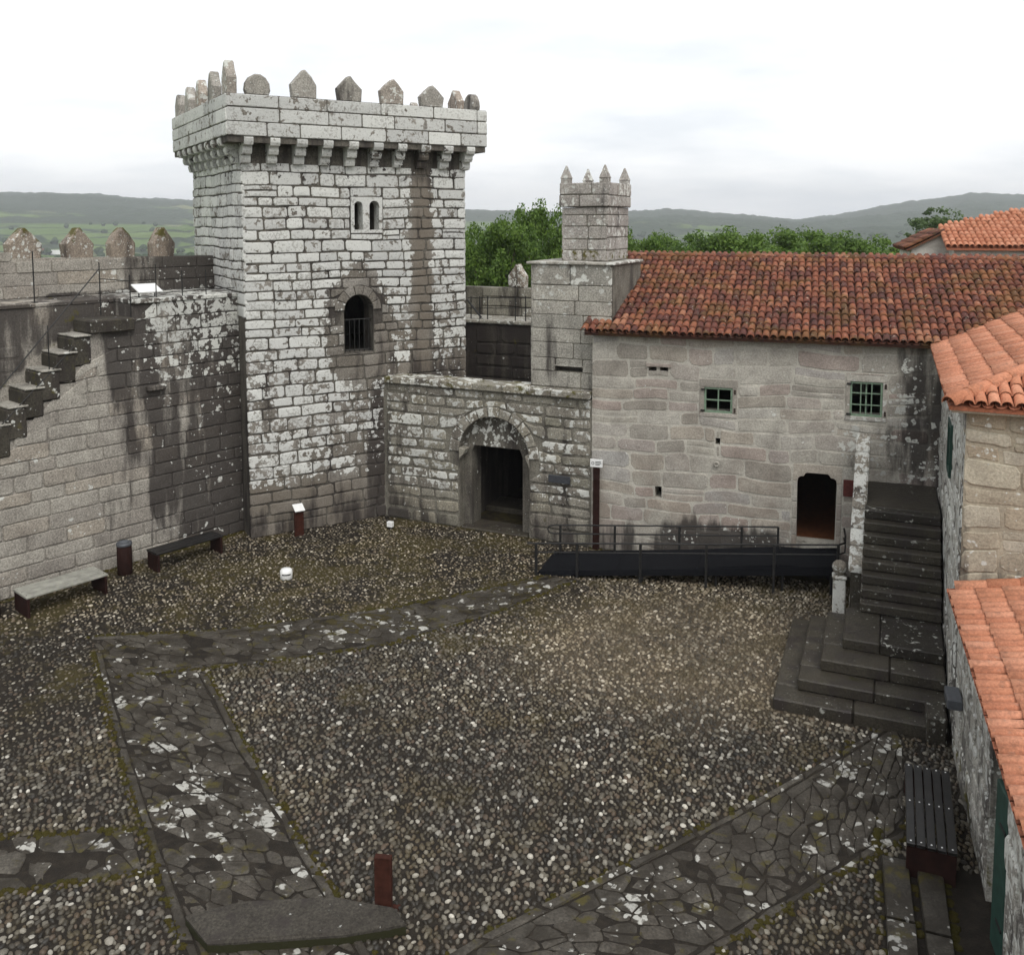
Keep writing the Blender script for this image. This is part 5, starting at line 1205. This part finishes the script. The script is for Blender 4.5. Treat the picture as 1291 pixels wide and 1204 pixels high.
tree_px(0, 630, 265, 37, 120, 'dense green tree directly right of the tall tower', .3)
tree_px(1, 678, 250, 40, 95, 'tallest green tree, between the tower and the little turret', 1.3)
tree_px(2, 604, 280, 43, 80, 'green tree half hidden by the right edge of the tall tower', 2.)
tree_px(2, 806, 276, 42, 95, 'green tree just right of the little turret', 2.2)
tree_px(0, 858, 292, 48, 130, 'low green tree second right of the turret above the long roof', 4.)
tree_px(1, 912, 284, 45, 140, 'rounded green tree above the left half of the long roof ridge', .9)
tree_px(2, 962, 277, 44, 140, 'highest bushy green tree over the middle of the long roof', 5.)
tree_px(0, 1020, 282, 46, 140, 'broad green tree over the middle right of the long roof', 2.8)
tree_px(1, 1075, 290, 44, 135, 'low green tree second from the pale rear building', 3.9)
tree_px(2, 1122, 300, 46, 105, 'green tree right beside the pale rear building', .4)
tg = tree_geo(51, 12, 2.0, 4.5, 130, 70, .22); t = aty(1192, 254, 60); gz = float(ground_h(np.array([t[0]]), np.array([t[1]]), False)[0])
o = empty('slender_tree', (t[0], t[1], gz - .1), 'thin pale green tree rising behind the roof of the pale rear building', 'tree'); o.scale = (1.05, 1.05, (t[2] - gz) / 12.3)
for nm, gg, mm in zip(('trunk', 'crown'), tg, (M['bark'], M['leaf2'])): c = bpy.data.objects.new(nm, mkmesh(nm, *gg, mm)); COL.objects.link(c); c.parent = o

# far hedgerow and valley trees, one mass
def far_trees():
    g = np.random.default_rng(3); Vs, Fs, k = [], [], 0
    N_ = 2600; az = np.radians(g.uniform(-34, 34, N_)); r = np.exp(g.uniform(math.log(230), math.log(1500), N_))
    X, Y = np.sin(az) * r, np.cos(az) * r; m = (fbm(X / 90, Y / 60, 8) > .12) | (g.random(N_) < .06); X, Y, r = X[m], Y[m], r[m]
    Z = ground_h(X, Y, False); ph = np.array([0, .9, 1.8, 2.7]); seg = 7; ring = np.arange(seg) * 2 * math.pi / seg
    for x, y, z, rr in zip(X, Y, Z, r):
        s = g.uniform(2.2, 4.6); h = s * g.uniform(1.3, 2.0); pts = []
        for rf, hf in ((.55, .05), (1., .35), (.92, .62), (.5, .88)):
            for w in ring: q = s * rf * g.uniform(.75, 1.25); pts.append((x + q * math.cos(w), y + q * math.sin(w), z + h * (hf + g.uniform(-.06, .06))))
        pts.append((x, y, z + h)); Vs += pts
        for a in range(3):
            for i in range(seg): j = (i + 1) % seg; Fs.append((k + a * seg + i, k + a * seg + j, k + (a + 1) * seg + j, k + (a + 1) * seg + i))
        for i in range(seg): Fs.append((k + 3 * seg + i, k + 3 * seg + (i + 1) % seg, k + 4 * seg, k + 4 * seg))
        k += len(pts)
    Fs = [f if f[2] != f[3] else f[:3] for f in Fs]
    b = B('far_foliage'); col = b.mix(b.noise(.35, 4, .65), (.012, .028, .012), (.055, .085, .03)); m = b.done(col, .9, b.bump(b.noise(.8, 4), 1., 1.5), spec=.1)
    o = struct('valley_woodland', (Vs, Fs), m, kind='stuff', label='mass of hedgerow trees and copses across the valley fields')
    o['category'] = 'woodland'
far_trees()
fh = aty(66, 291, 900); gz = float(ground_h(np.array([fh[0]]), np.array([fh[1]]), False)[0]); ff = Fr(fh[:2], (.9, .43))
fo = empty('farmhouse', (fh[0], fh[1], gz), 'tiny white farmhouse in the fields far beyond the left wall', 'house')
part('wall', box(ff, -6, 6, -3.5, 3.5, gz - 1, gz + 4), M['white'], fo); part('roof', extrude(Fr(ff.P(-6.3, 0, 0), -ff.n), [(-4, gz + 3.9), (4, gz + 3.9), (0, gz + 6)], -12.6, 0), M['oldpan'], fo)

# ------------------------------------------------------------------ haze
def haze():
    s, z0, z1 = 4600, -60, 140
    V = [(x, y, z) for z in (z0, z1) for y in (-s, s) for x in (-s, s)]
    m = bpy.data.materials.new('haze_air'); m.use_nodes = True; t = m.node_tree; t.nodes.clear()
    o = t.nodes.new('ShaderNodeOutputMaterial'); p = t.nodes.new('ShaderNodeVolumePrincipled'); p.inputs['Color'].default_value = (.93, .96, 1, 1); p.inputs['Density'].default_value = .00028; p.inputs['Anisotropy'].default_value = .2
    t.links.new(p.outputs[0], o.inputs['Volume'])
    ob = struct('haze', (V, [(0, 2, 3, 1), (4, 5, 7, 6), (0, 1, 5, 4), (2, 6, 7, 3), (0, 4, 6, 2), (1, 3, 7, 5)]), m, kind='stuff', label='pale damp air over the whole valley')
haze()
